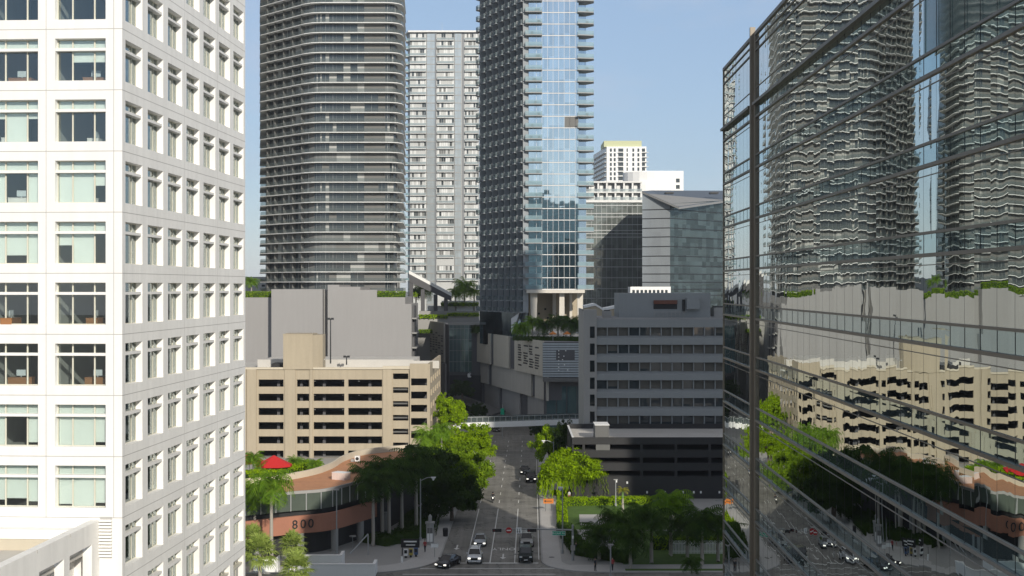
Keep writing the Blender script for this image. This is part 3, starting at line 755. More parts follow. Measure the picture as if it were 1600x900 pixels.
MB().box(X_k(869), X_k(898), -.40, -.33, PZ(562,334.6), PZ(547,334.6)).build('screen_panel', 'grey_dark', pd)
MB().box(.3, xe, .8, 1.2, 0, 14.6).build('base_wall', 'grey_dark', pd)
MB().box(.0, xe, -3.0, .5, 13.9, 14.7).build('canopy', 'concrete_dark', pd)
gl = MB()
for i in range(6): gl.box(1+i*2.6, 3.3+i*2.6, .7, .78, .6, 12.5)
each(gl, 'shop_window', 'teal_glass', pd)
# long dark canopy over the far pavement
cn = thing('street_canopy', 'long dark sloping canopy over the far left pavement before the shopping centre', 'canopy', (PX(745,392), 392, 0))
xs0 = PX(745,392)
def cp(px, py, Y): return (PX(px,Y)-xs0, Y-392, PZ(py,Y))
a, b, c, d = cp(712,614,402), cp(790,641,372), cp(768,648,366), cp(708,620,392)
m1 = MB().q([a,b,c,d]).q([(p[0],p[1],p[2]-.5) for p in (d,c,b,a)])
for p, q in ((a,b),(b,c),(c,d),(d,a)): m1.q([p,q,(q[0],q[1],q[2]-.5),(p[0],p[1],p[2]-.5)])
m1.build('roof', 'concrete_dark', cn)
for (x, y, z) in (a, b, c, d): MB().tube([(x*.96,y*.96,0),(x*.96,y*.96,z-.45)], .14).build('post', 'dark_metal', cn)

sp = thing('shopping_centre', 'smaller shopping centre block with slotted concrete wall and glass corner, left of the far street', 'building', (PX(701,400), 400, 0))
ox = PX(701, 400); EX = PX(737, 400)-ox
def t_at(px):
    k = (px-800)/F; return (k*400-ox)/(DP.x-k*DP.y)
ZT = 26.6
MB().prism([(.1,.1),(EX+8,.1),(EX+8,50),PP(60,-.4)], 0, ZT-.4, 0, 1).build('core', ['grey_dark', 'roof_grey'], sp)
for a, b, z0, z1, m in ((645.5,664,0,24.4,'low_concrete'),(667,695,14.5,ZT,'board_concrete_dim'),(664,697,0,14.2,'low_concrete')):
    ta, tb = t_at(a), t_at(b); MB().prism([PP(tb,.3),PP(tb,-.3),PP(ta,-.3),PP(ta,.3)], z0, z1).build('wall_panel', m, sp)
ho = MB(); r_ = random.Random(9)
for row in range(9):
    for c in range(6):
        if r_.random() < .2: continue
        ta = t_at(668.5+c*4.4); tb = t_at(671.6+c*4.4); z = 17.0+row*.75; a, b = PP(ta,.305), PP(tb,.305); ho.q([(*a,z),(*b,z),(*b,z+.38),(*a,z+.38)])
ho.build('louvre_slots', 'black', sp)
g = MB().box(.2, EX, -.2, .05, 12.0, ZT-.6)
g.build('glass_corner', 'teal_glass', sp); e = MB()
for i in range(6): e.box(.2+EX*i/6-.04, .2+EX*i/6+.04, -.28, -.2, 12, ZT-.6)
for z in (15, 18.3, 21.6, 24.9): e.box(.2, EX, -.27, -.2, z, z+.1)
e.build('mullion_grid', 'grey_metal', sp)
MB().box(-.1, EX+6, -1.4, .0, ZT-.55, ZT+.15).build('eaves', 'concrete', sp)
MB().box(.3, EX+3, -.3, .04, .1, 11.0).build('shop_front', 'black', sp)
# white fruit emblem on the wall
em = MB(); zc = PZ(586.5, 399.6); xc = PX(733.5, 399.6)-ox
pts = []
for i in range(28):
    t = 2*pi*i/28; r = .70*(1-.13*abs(cos(t))**6*(1 if sin(t) > -2 else 0)); x, z = r*cos(t)*1.0, r*sin(t)*1.02
    if abs(cos(t)) < .25: z -= .10*(1 if sin(t) > 0 else -.8)
    if x > .38 and -.28 < z < .42: x = .40-.22*max(0, 1-((z-.07)/.35)**2)
    pts.append((xc+x, -.46, zc+z))
em.q(pts); em.q([(p[0],-.36,p[2]) for p in pts])
for i in range(28): em.q([pts[i], pts[(i+1)%28], (pts[(i+1)%28][0],-.36,pts[(i+1)%28][2]), (pts[i][0],-.36,pts[i][2])])
em.q([(xc+.0,-.44,zc+.72),(xc+.14,-.44,zc+.80),(xc+.34,-.44,zc+1.12),(xc+.08,-.44,zc+1.0)])
em.build('emblem', 'sign_white', sp)
MB().box(xc-.9, xc-.8, -.35, -.2, 10, 12).build('emblem_bracket', 'dark_metal', sp)
# garden terraces with diagonal white beam
tr = thing('garden_terrace', 'stepped white roof terrace with planted ledges below the pale tower', 'terrace', (PX(705,430), 430, 0))
ox = PX(705,430)
for px0, px1, py0, py1, Y in ((640,748,497,520,424),(655,748,486,500,430),(668,748,478,490,436),(690,748,470,480,442)):
    MB().box(PX(px0,Y)-ox, PX(px1,Y)-ox, Y-430, Y-424.5, 0 if Y == 424 else PZ(py1,Y), PZ(py0,Y)).build('ledge', 'concrete' if py0 > 480 else 'white_paint', tr)
be = MB(); Y = 432
a, b = (PX(640,Y)-ox, PZ(428,Y)), (PX(706,Y)-ox, PZ(463,Y))
be.q([(a[0],0,a[1]),(b[0],0,b[1]),(b[0],0,b[1]+1.0),(a[0],0,a[1]+1.0)], 0); be.q([(a[0],0,a[1]+1),(b[0],0,b[1]+1),(b[0],4,b[1]+1),(a[0],4,a[1]+1)], 0); be.q([(a[0],0,a[1]),(b[0],0,b[1]),(b[0],4,b[1]),(a[0],4,a[1])], 1)
be.q([(a[0],-.01,a[1]-2.6),(b[0],-.01,b[1]-1.6),(b[0],-.01,b[1]),(a[0],-.01,a[1])], 1)
be.build('sloping_beam', ['white_paint', 'grey_dark'], tr)
for px, py in ((643,440),(661,452),(681,460),(697,466)):
    MB().box(PX(px,Y)-ox-.6, PX(px,Y)-ox+.6, .2, 1.4, 0, PZ(py,Y)).build('column', 'grey_dark', tr)
# ------------------------------------------------------------------ blank grey building
YG = 374.
gy = thing('grey_warehouse', 'blank light grey windowless building with stepped roofline behind the beige garage', 'building', (PX(515,YG), YG, 0))
ox = PX(515, YG); XG = lambda px: PX(px, YG)-ox
def zg(py): return PZ(py, YG)
def silh(x0, steps, y0, y1):                   # steps: (x to, top z)
    mb = MB(); x = x0
    for x1, z in steps: mb.box(x, x1, y0, y1, 0, z); x = x1+.0005
    return mb
silh(XG(512), [(XG(530),zg(445)),(XG(563),zg(448)),(XG(589),zg(453)),(XG(633),zg(464.5)),(XG(643),zg(475))], 0, 26).build('wall', 'grey_wall', gy)
silh(XG(424), [(XG(504),zg(452))], 0, 26).build('wall', 'grey_wall', gy)
MB().box(XG(504.1), XG(511.9), 3.0, 26, 0, zg(452)).build('recess_wall', 'grey_wall', gy)
MB().box(XG(330), XG(423.9), 4.2, 26, 0, zg(465)).build('wall', 'grey_wall', gy)
silh(PX(180,YG)-ox, [(XG(270),zg(459)),(XG(330),zg(455))], -.2, 26).build('wall', 'grey_wall', gy)
st = MB()
for i, py in enumerate((497,520,543,565)): st.box(XG(643)+.01, XG(650), 2, 14, zg(py)-.35, zg(py))
st.box(XG(643)+.01, XG(643)+.5, 4, 12, 0, zg(478), 1); each(st, 'stair_landing', ['concrete', 'grey_dark'], gy)
def pole_lamp(name, label, px, pyb, pyt, Y, cat='lamp'):
    t = thing(name, label, cat, (PX(px,Y), Y, PZ(pyb,Y))); h = (pyb-pyt)*Y/F
    MB().tube([(0,0,0),(0,0,h)], [.16,.11], 8).build('pole', 'dark_metal', t)
    MB().box(-.7, -.15, -.25, .25, h-.1, h+.35).box(.15, .7, -.25, .25, h-.1, h+.35).box(-.15,.15,-.08,.08,h,h+.2).build('lamp_head', 'dark_metal', t)
    return t
GR = PZ(566,315)
# ------------------------------------------------------------------ beige multi-storey garage
YB = 292.
bg_ = thing('parking_garage', 'beige concrete parking garage with rows of long dark openings', 'building', (PX(640,YB), YB, 0))
ox = PX(640, YB); XB = lambda px: PX(px, YB)-ox; ZB = lambda py: PZ(py, YB)
rows = [(593+22.2*i, 604.3+22.2*i) for i in range(8)]
hl = []
for a, b in ((404,443),(464,483),(490,538),(544,597)):
    for t, bt in rows[:8]:
        if (a == 404 and t > 705): continue
        hl.append((XB(a), XB(b), ZB(bt), ZB(t)))
for i in range(7): hl.append((XB(614), XB(638), ZB(592.5+21.6*i), ZB(583.5+21.6*i)))
for a, b in ((330,372),(292,320),(240,286),(180,228)):
    for t, bt in rows[:6]: hl.append((XB(a), XB(b), ZB(bt), ZB(t)))
fw = MB(); fw.wall(XB(170), XB(640.4), 0, ZB(576), hl, 0, .6); fw.build('front_wall', 'beige', bg_)
pr_ = MB()                                     # piers proud of the wall
for a, b in ((386,401),(445,462),(598.5,612.5),(484.5,488.5),(373,385)): pr_.box(XB(a), XB(b), -.28, -.002, 0, ZB(577))
each(pr_, 'pier', 'beige', bg_)
ep = MB()
hl = [(XB(642.5), XB(667.5), ZB(602+20.6*i), ZB(591+20.6*i)) for i in range(8)]
ep.wall(XB(640.5), XB(672), 0, ZB(568), hl, -.5, .1)
ep.build('end_wall', 'beige', bg_)
sd = MB(); d = Vector((.012, 1)).normalized(); x0 = XB(672)
def SP(t, o=0): return (x0+d.x*t+d.y*o, -.5+d.y*t-d.x*o)
n = 14; LS = 36.
hs = [(2.0+6.6*j, 6.4+6.6*j, ZB(600.5+20.4*i), ZB(590+20.4*i)) for i in range(8) for j in range(5)]
tmp = MB().wall(0, LS, 0, ZB(568), hs, 0, -.5)
sd.v = [(*SP(v[0], v[1]), v[2]) for v in tmp.v]; sd.f = tmp.f; sd.m = tmp.m
sd.build('side_wall', 'beige', bg_)
pk = MB()                                      # parapet, roof deck, inner floors
pk.box(XB(170), XB(598), -.31, .62, ZB(577)+.003, ZB(574)); pk.box(XB(598)+.003, XB(640.4), -.33, .62, ZB(576.5), ZB(572))
pk.build('parapet', 'beige_light', bg_)
fl = MB(); poly = [(XB(170),.61),(XB(640),.61),(XB(640),.11),(XB(671),.11),SP(.6,-.55),SP(LS,-.6),(XB(170),LS-3)]
for i in range(8): fl.prism(poly, ZB(612+22.2*i)+.3, ZB(612+22.2*i)+.62)
fl.prism([(p[0], p[1]) for p in poly], ZB(580), ZB(579), 1)
fl.box(XB(170), XB(660), 14, 14.3, 0, ZB(581), 2)
for px in range(180, 640, 36): fl.box(XB(px)-.3, XB(px)+.3, 2.5, 3.1, 0, ZB(581), 2)
fl.build('parking_decks', ['concrete_dark', 'roof_white', 'grey_dark'], bg_)
rp = MB().box(XB(386), XB(640), 12, 12.5, ZB(579), ZB(566.5)).box(XB(640), XB(683), 8, 8.5, ZB(579), ZB(567)).box(XB(386), XB(640), 12.5, 32, ZB(579), ZB(569))
rp.build('upper_deck', 'roof_white', bg_)
sh = MB().box(XB(443), XB(489), -.45, 6.5, ZB(577), ZB(523)).prism([(XB(489)+.002,-.45),(XB(502),2.2),(XB(502),6.5),(XB(489)+.002,6.5)], ZB(577), ZB(523.5))
sh.box(XB(442.5), XB(489.2), -.5, 6.6, ZB(523)+.002, ZB(521.6)); sh.build('lift_shaft', 'beige', bg_)
MB().box(XB(420), XB(441), 3, 8, ZB(579), ZB(569.5)).build('ramp_cover', 'charcoal', bg_)
gl = MB()
for px, py in ((491,596),(535,596),(491,618),(535,618),(491,640.5),(535,640.5),(560,596),(560,618)): gl.box(XB(px)-.12, XB(px)+.12, 1.0, 1.3, ZB(py)-.07, ZB(py)+.07)
each(gl, 'ceiling_lamp', 'lamp_lens', bg_)
rb = thing('roof_hut', 'tiny beige hut standing on the beige garage roof', 'hut', (PX(501,297), 297, ZB(579)))
MB().box(-.8, .8, -.6, .6, .001, 2.1).build('wall', 'beige_light', rb); MB().box(-.9, .9, -.7, .7, 2.103, 2.25).build('roof', 'white_paint', rb); MB().box(-.3,.35,-.64,-.602,.6,1.7).build('opening', 'black', rb)
pole_lamp('roof_lamp', 'tall dark lamp post with twin heads rising from the garage roof before the grey wall', 516.5, 568, 499, 299)
pole_lamp('roof_lamp', 'short thin lamp post on the garage roof at the right, before the grey wall', 541.5, 570, 558, 299)
# skyline sliver at far left
fb = thing('office_block', 'small white low block far away beside the white tower', 'building', (PX(404,520), 520, 0)); ox = PX(404,520)
MB().box(PX(350,520)-ox, PX(421,520)-ox, 0, 15, 0, PZ(432.5,520)).build('wall', 'white_paint', fb)
wb2 = MB()
for i in range(3): wb2.box(PX(409,520)-ox, PX(414,520)-ox, -.06, -.003, PZ(441+7*i,520), PZ(438+7*i,520))
each(wb2, 'window', 'dark_glass', fb)

# ------------------------------------------------------------------ six-storey office with sloping concrete spandrels
YO = 258.
of = thing('office_block', 'six storey grey concrete office with dark window bands and sloping sills, behind the dark garage', 'building', (PX(1030,YO), YO, 0))
ox = PX(1030, YO); XO = lambda px: PX(px, YO)-ox; ZO = lambda py: PZ(py, YO)
xa, xb = XO(932), XO(1185)
MB().box(xa+.1, xb, .9, 22, 0, ZO(498)).build('core', 'grey_dark', of)
q = MB(); q.box(xa, xb, -.35, .898, ZO(511.5), ZO(500)); q.box(xa, xb, -.1, 22, ZO(500)+.002, ZO(497.5), 1); q.build('parapet', ['concrete_blue', 'roof_grey'], of)
for i in range(6):
    zt, zm, zb_ = ZO(524+27.7*i), ZO(529.5+27.7*i), ZO(538.5+27.7*i)
    s = MB(); P_ = [(.6,zt),(-.45,zm),(-.45,zb_),(.6,zb_)]
    for x in (xa, xb): s.q([(x,p[0],p[1]) for p in P_])
    for j in range(4): a, b = P_[j], P_[(j+1)%4]; s.q([(xa,*a),(xb,*a),(xb,*b),(xa,*b)])
    s.build('spandrel', 'concrete_blue', of)
    zb2 = ZO(511.5+27.7*i); zt2 = zt
    if i < 6:
        w_ = MB(); nW = 15; st_ = (xb-xa)/nW; r_ = random.Random(40+i)
        for j in range(nW):
            x0 = xa+j*st_; dr = r_.choice((0, 0, .7, 1, 1, 1)); z1 = zb2; z0 = zt2-.1
            w_.box(x0+.06, x0+st_-.06, .5, .55, z0, z1, 0)
            if dr: w_.box(x0+.1, x0+st_-.1, .44, .46, z1-(z1-z0)*dr, z1, 1)
            w_.box(x0-.09, x0+.09, -.1, .62, z0, z1-.002, 2)
        w_.build('window_strip', ['dark_glass', 'blind_dim', 'concrete_blue'], of)
p = MB().wall(XO(912), xa-.002, 0, ZO(484), [(XO(921.5), XO(929), ZO(528+26.5*i), ZO(510+26.5*i)) for i in range(6)], -.7, .3)
p.box(XO(912), XO(912)+.3, .3, 20, 0, ZO(484)); p.box(XO(912), xa-.002, .302, 6, ZO(486), ZO(484.3)); p.build('stair_tower', 'concrete', of)
MB().box(XO(913), xa-.05, .5, .55, 0, ZO(487)).build('stair_glazing', 'dark_glass', of)
YPn = 7.0; xp = lambda px: PX(px, YO+YPn)-ox; zp = lambda py: PZ(py, YO+YPn)
MB().box(xp(967), xp(1110), YPn, 19, ZO(500), zp(458)).build('penthouse', 'concrete_blue', of)
k_ = MB().box(xp(1021), xp(1058), YPn-.05, YPn+.0, zp(483), zp(470)).box(xp(1066), xp(1070), YPn-.3, YPn-.01, zp(488), zp(468)); each(k_, 'plant_opening', 'black', of)
MB().box(xp(1021), xp(1058), YPn-.5, YPn-.06, zp(475), zp(469)).build('rusty_louvre', 'rust', of)
rl = MB()
for i in range(8): rl.box(xp(1022+6.5*i)-.04, xp(1022+6.5*i)+.04, YPn-1.2, YPn-1.12, ZO(497.5), zp(487))
rl.box(xp(1020), xp(1072), YPn-1.22, YPn-1.1, zp(487.6), zp(486.6)); rl.box(xp(1072), xp(1092), YPn-1.3, YPn-.02, zp(483), zp(465), 1); rl.build('roof_plant', ['grey_metal', 'concrete_blue'], of)
ac = thing('air_conditioner', 'small grey air conditioning unit on the office roof left of the penthouse', 'machine', (PX(948,266), 266, ZO(497.5)+.003))
MB().box(-.9, .9, -.7, .7, .1, 1.3).build('casing', 'concrete', ac); MB().box(-.6, .6, -.5, .5, 1.303, 1.5).build('fan_guard', 'dark_metal', ac)
ac = dup(ac, (PX(1122,268), 268, ZO(497.5)+.003), .3, 'grey air conditioning unit on the office roof right of the penthouse', 1.5)
# ------------------------------------------------------------------ dark garage in front of it
YD = 236.
dg = thing('parking_garage', 'black painted parking garage with three dark open decks below the grey office', 'building', (PX(1014,YD), YD, 0))
ox = PX(1014, YD); XD = lambda px: PX(px, YD)-ox; ZD = lambda py: PZ(py, YD)
xa, xb = XD(894), XD(1180)
d1 = MB()
for t, b in ((683.5,694.5),(703.5,715),(724,735.5),(745,784)): d1.box(xa, xb, 0, .35, max(0, ZD(b)), ZD(t))
d1.build('front_wall', 'charcoal', dg)
pb = MB()
for px in (1002.5, 1056, 1109, 1150, 912): pb.box(XD(px)-.22, XD(px)+.22, .02, .5, 0, ZD(684))
each(pb, 'pillar', 'charcoal', dg)
fl = MB()
for t in (698, 718.5, 739): fl.box(xa+.2, xb, .36, 20, ZD(t)-.9, ZD(t)-.55)
fl.box(xa, xb, .36, 20.4, ZD(692), ZD(689), 1); fl.box(xa, xb, 9, 9.3, 0, ZD(693)); fl.box(xa, xa+.3, .36, 20.4, 0, ZD(683.5)); fl.box(xa-.05,xa+.3,.36,20.4,ZD(683.5)+.003,ZD(682.8),2); fl.box(xa, xb, 20.4, 20.8, 0, ZD(681))
fl.build('parking_decks', ['charcoal', 'roof_white', 'sign_white'], dg)
hx = MB().box(XD(931), XD(953), 2, 7, ZD(690), ZD(666.5)); hx.box(XD(930.5), XD(953.5), 1.9, 7.1, ZD(666.5)+.002, ZD(665.5), 1); hx.build('lift_head', ['concrete_dark', 'white_paint'], dg)
MB().box(XD(931), XD(953), -.06, .34, ZD(703.4), ZD(694.6)).build('infill_panel', 'concrete_dark', dg)
ls = MB()
for px, py in ((963,752),(980,754),(1011,769),(1039,769),(1067,769),(1084,769),(1095,769),(1124,769)): ls.box(XD(px)-.14, XD(px)+.14, -.1, -.003, ZD(py)-.2, ZD(py)+.2)
each(ls, 'wall_sign', 'sign_white', dg)
tg = MB()
for px in (981, 1008, 1063, 1126):
    x, y, _ = GP(px, 784); x -= ox; tg.box(x-.95, x+.95, y-YD-.1, y-YD+.1, .12, .27)
each(tg, 'wheel_stop', 'concrete', dg)
# ------------------------------------------------------------------ footbridge over the street
fbr = thing('footbridge', 'white covered footbridge crossing the street between the trees and the office', 'bridge', (PX(810,300), 300, 0))
ox = PX(810, 300); xa, xb = PX(700,300)-ox, PX(908,300)-ox; zA, zBb = PZ(667.5,300), PZ(661.5,300)
m1 = MB()
def beam(mb, x0, x1, y0, y1, z0, z1, h, m=0):
    mb.v += [(x0,y0,z0),(x1,y0,z1),(x1,y1,z1),(x0,y1,z0),(x0,y0,z0+h),(x1,y0,z1+h),(x1,y1,z1+h),(x0,y1,z0+h)]
    n = len(mb.v)-8
    for f in ((3,2,1,0),(4,5,6,7),(0,1,5,4),(1,2,6,5),(2,3,7,6),(3,0,4,7)): mb.f.append(tuple(n+i for i in f)); mb.m.append(m)
beam(m1, xa, xb, 0, 3.6, zA-.4, zBb-.2, 1.25); m1.build('deck', 'white_paint', fbr)
m2 = MB(); beam(m2, xa, xb, .05, .12, zA+.86, zBb+.86, 1.15); m2.build('side_screen', 'rail_tower', fbr)
m2 = MB(); beam(m2, xa, xb, 3.45, 3.52, zA+.86, zBb+.86, 1.15); m2.build('side_screen', 'rail_tower', fbr)
m3 = MB(); beam(m3, xa, xb, -.03, .16, zA+2.02, zBb+2.02, .1)
for i in range(24):
    x = xa+(xb-xa)*i/23; z = zA+(zBb-zA)*i/23+.86; m3.box(x-.04, x+.04, -.02, .04, z, z+1.16)
m3.build('handrail', 'steel', fbr)
for px in (716, 896): MB().box(PX(px,300)-ox-.5, PX(px,300)-ox+.5, 1.2, 2.4, 0, min(zA, zBb)-.003).build('pier', 'concrete', fbr)

# ------------------------------------------------------------------ curved brick office entrance "800"
c8 = thing('office_pavilion', 'low curved office pavilion with terracotta roof and brick band numbered 800', 'building', (PX(500,195), 195, 0))
ox, oy = PX(500,195), 195.
def L8(p): return (p[0]-ox, p[1]-oy)
def smooth(pts, n=5):
    out = []
    P_ = [Vector(p) for p in pts]
    for i in range(len(P_)-1):
        a, b, c, d = P_[max(i-1,0)], P_[i], P_[i+1], P_[min(i+2,len(P_)-1)]
        for j in range(n):
            t = j/n; out.append(tuple(.5*((2*b)+(c-a)*t+(2*a-5*b+4*c-d)*t*t+(3*b-a-3*c+d)*t**3)))
    out.append(tuple(P_[-1])); return out
ZR = 9.0
fr = smooth([L8(GP(px, py, ZR)[:2]) for px, py in ((260,788),(330,781),(400,774),(458,768.5),(510,764),(560,752),(610,738),(655,718))])
bk_ = smooth([L8(GP(px, py, ZR)[:2]) for px, py in ((250,764),(330,761),(400,757),(440,752),(490,742.5),(520,732),(540,720),(575,710),(645,703))])
rm = MB(); n = min(len(fr), len(bk_))
fr2 = [fr[int(i*(len(fr)-1)/(n-1))] for i in range(n)]; bk2 = [bk_[int(i*(len(bk_)-1)/(n-1))] for i in range(n)]
for i in range(n-1): rm.q([(*fr2[i],ZR),(*fr2[i+1],ZR),(*bk2[i+1],ZR),(*bk2[i],ZR)])
rm.build('roof', 'terracotta', c8)
def ribbon(mb, pts, z0, z1, th, m=0, side=1):    # upright curved band with thickness
    n = len(pts); off = []
    for i in range(n):
        d = (Vector(pts[min(i+1,n-1)])-Vector(pts[max(i-1,0)])).normalized(); off.append(tuple(Vector(pts[i])+Vector((-d.y,d.x))*th*side))
    for i in range(n-1):
        a, b, c, d = pts[i], pts[i+1], off[i+1], off[i]
        for f in (((*a,z0),(*b,z0),(*b,z1),(*a,z1)), ((*d,z0),(*c,z0),(*c,z1),(*d,z1)), ((*a,z1),(*b,z1),(*c,z1),(*d,z1)), ((*a,z0),(*b,z0),(*c,z0),(*d,z0))): mb.q(f, m)
    for p, o in ((pts[0],off[0]),(pts[-1],off[-1])): mb.q([(*p,z0),(*o,z0),(*o,z1),(*p,z1)], m)
    return mb
def along(pts, o):
    n = len(pts); out = []
    for i in range(n):
        d = (Vector(pts[min(i+1,n-1)])-Vector(pts[max(i-1,0)])).normalized(); out.append(tuple(Vector(pts[i])+Vector((d.y,-d.x))*o))
    return out
ribbon(MB(), bk2, ZR-3, ZR+.95, .35).build('parapet', 'beige_light', c8)
ribbon(MB(), fr2, ZR-.35, ZR+.06, .25).build('eaves', 'concrete', c8)
ribbon(MB(), along(fr2,-.1), 6.3, ZR-.36, .06).build('window_strip', 'green_glass', c8)
ml = MB(); pts = along(fr2, -.02); acc = 0
for i in range(len(pts)-1):
    a, b = Vector(pts[i]), Vector(pts[i+1]); Lh = (b-a).length
    while acc < Lh:
        p = a+(b-a)*acc/Lh; ml.box(p.x-.07, p.x+.07, p.y-.05, p.y+.08, 6.3, ZR-.36); acc += 2.25
    acc -= Lh
ml.build('mullions', 'steel', c8)
ribbon(MB(), along(fr2,-.9), 0, 6.3, .3).build('recessed_wall', 'charcoal', c8)
fs = along(fr2[:int(len(fr2)*.78)], 1.0); fs = fs[2:]
ribbon(MB(), fs, 3.3, 5.75, .5).build('brick_band', 'brick_fascia', c8)
cs = along(fr2, .35)
for f in (.30, .47, .60, .72, .84):
    x, y = cs[int(f*(len(cs)-1))]; MB().tube([(x,y-.2,0),(x,y-.2,3.299)], .52, 20).build('column', 'concrete', c8, smooth=False)
# digits on the band
def at_px(pts, px):
    best = min(range(len(pts)-1), key=lambda i: abs(800+(pts[i][0]+ox)/(pts[i][1]+oy)*F-px)); a, b = Vector(pts[best]), Vector(pts[best+1]); x0 = 800+(a.x+ox)/(a.y+oy)*F; x1 = 800+(b.x+ox)/(b.y+oy)*F
    return a+(b-a)*((px-x0)/(x1-x0)), atan2(b.y-a.y, b.x-a.x)
for ch, px in (('8',460.5),('0',473.5),('0',485.5)):
    p, ang = at_px(fs, px); n_ = Vector((sin(ang), -cos(ang)))
    p2 = p+n_*.10; M4 = Matrix.Translation((p2.x,p2.y,4.55)) @ Matrix.Rotation(ang,4,'Z') @ Matrix.Rotation(pi/2,4,'X') @ Matrix.Scale(1.0,4)
    text_mb(ch, 1.75, .10, 'dark_metal', 'number', c8, M4)
# roof things
def roof_at(px, py, z=ZR+.003): return GP(px, py, z)
bx_ = thing('roof_hatch', 'pink plastered box on the terracotta roof', 'box', roof_at(533,749), -.5)
MB().box(-1.15, 1.15, -.75, .75, 0, 1.05).build('wall', 'pink_plaster', bx_); MB().box(-1.17,1.17,-.77,.77,1.052,1.10).build('cap', 'white_paint', bx_)
hv = thing('air_conditioner', 'small white air conditioning unit on the terracotta roof beside its parapet', 'machine', roof_at(558,722))
MB().box(-.35, .45, -.4, .4, .15, 1.0).build('casing', 'white_paint', hv); MB().box(-1.0,-.5,-.3,.3,.1,.5).build('fan_box','concrete',hv); MB().tube([(.05,-.42,.6),(.05,-.405,.6)], .28, 12).build('fan', 'black', hv)
# terrace with red canopy behind the roof
ZT8 = 8.2
tr8 = thing('planted_terrace', 'raised terrace planted with palms and low green behind the terracotta roof', 'terrace', (PX(430,214), 214, 0))
tp = bk2[:int(len(bk2)*.62)]
tt = MB().prism([(p[0]-(PX(430,214)-ox), p[1]-(214-oy)+.4) for p in tp]+[(p[0]-(PX(430,214)-ox), p[1]-(214-oy)+8-6*i/len(tp)) for i, p in reversed(list(enumerate(tp)))], 0, ZT8, 0); tt.build('deck', 'plaza', tr8)
# ------------------------------------------------------------------ buildings far behind
ft = thing('apartment_tower', 'distant white balcony tower with a pale yellow-green crown', 'building', (PX(970,900), 900, 0)); ox = PX(970,900)
Xf = lambda px, Y=900: PX(px,Y)-ox; Zf = lambda py, Y=900: PZ(py,Y)
MB().prism([(Xf(948),0),(Xf(1010),0),(Xf(1012),14),(Xf(930,960),60),(Xf(927,960),58)], 0, Zf(229)).build('wall', 'white_paint', ft)
MB().prism([(Xf(944),2),(Xf(1003),2),(Xf(1003),30),(Xf(944),34)], Zf(229)+.01, Zf(219.5)).build('crown', 'lime', ft)
a0 = Vector((Xf(948),0)); b0 = Vector((Xf(927,960),58)); nn = Vector((-1,-.36)).normalized(); zlo = Zf(330); z = Zf(232)
while z > zlo:
    g_ = MB(); g_.v += [(*(a0+(b0-a0)*(i/14)+nn*.15), zz) for i in range(15) for zz in (z-2.3, z)]
    for i in range(14): g_.f.append((2*i, 2*i+2, 2*i+3, 2*i+1)); g_.m.append(0 if i % 2 else 1)
    g_.build('window_strip', ['dark_glass', 'white_paint'], ft)
    w_ = MB()
    for px0, px1 in ((953,956),(959,962),(966,974),(979,981),(988,991),(996,999),(1003,1008)): w_.box(Xf(px0), Xf(px1), -.1, -.003, z-2.2, z)
    each(w_, 'window', 'dark_glass', ft)
    b_ = MB().box(Xf(966), Xf(974), -1.6, -.12, z-2.9, z-2.6); b_.box(Xf(1004), Xf(1013), -1.6, -.12, z-2.9, z-2.6)
    p, q = a0+nn*.2, b0+nn*.2; b_.prism([tuple(p),tuple(q),tuple(q+nn*1.4),tuple(p+nn*1.4)], z-2.9, z-2.6); each(b_, 'balcony', 'slab_white', ft)
    z -= 3.2
wc = thing('apartment_block', 'low white curved block with rooftop drum behind the glass offices', 'building', (PX(1030,800), 800, 0)); ox = PX(1030,800)
Xf = lambda px: PX(px,800)-ox; Zf = lambda py: PZ(py,800)
MB().box(Xf(1003), Xf(1068), 0, 20, 0, Zf(267)).build('wall', 'white_paint', wc)
MB().prism([(Xf(1022)+18*cos(t*pi/12), 8+12*sin(t*pi/12)) for t in range(24)], 0, Zf(268.5)).build('drum', 'white_paint', wc)
MB().box(Xf(998), Xf(1050), -4.5, -.01, 0, Zf(284)).build('lower_wing', 'white_paint', wc)
w2 = MB()
for py in (279,289): w2.box(Xf(1050), Xf(1062), -.2, -.02, Zf(py+6), Zf(py))
each(w2, 'window', 'dark_glass', wc)
# glass office with two white storeys on top
og = thing('glass_office_block', 'glass office block topped by two white balcony storeys, right of the blue tower', 'building', (PX(960,560), 560, 0)); ox = PX(960,560)
Xf = lambda px: PX(px,560)-ox; Zf = lambda py: PZ(py,560)
MB().box(Xf(905), Xf(1004), 0, 30, 0, Zf(317)).build('window_wall', 'office_glass', og)
e = MB()
for i, py in enumerate((321,333.5,339,351,360,365,370.5,389,404,417,434,451,466)): e.box(Xf(905), Xf(1004), -.15, -.002, Zf(py)-.14, Zf(py)+.14)
for px in range(908, 1004, 8): e.box(Xf(px)-.05, Xf(px)+.05, -.08, -.003, 0, Zf(318))
e.build('mullion_grid', 'steel', og)
tp_ = MB().box(Xf(905), Xf(1003), 2, 28, Zf(317), Zf(284)); tp_.build('upper_wall', 'panel_mid', og)
for py, th in ((314.5, 1.0), (300.5, .5), (284.5, .6)): MB().box(Xf(905), Xf(1003.5), -.6, 2.2, Zf(py)-th/2, Zf(py)+th/2).build('balcony_slab', 'slab_white', og)
cl = MB()
for i in range(8): x = Xf(908+13.4*i); cl.box(x-.35, x+.35, -.3, .3, Zf(314), Zf(285)); cl.box(x+.7, x+2.2, 1.9, 1.99, Zf(312), Zf(303)); cl.box(x+.7, x+2.0, 1.9, 1.99, Zf(299), Zf(288))
each(cl, 'column', 'slab_white', og)
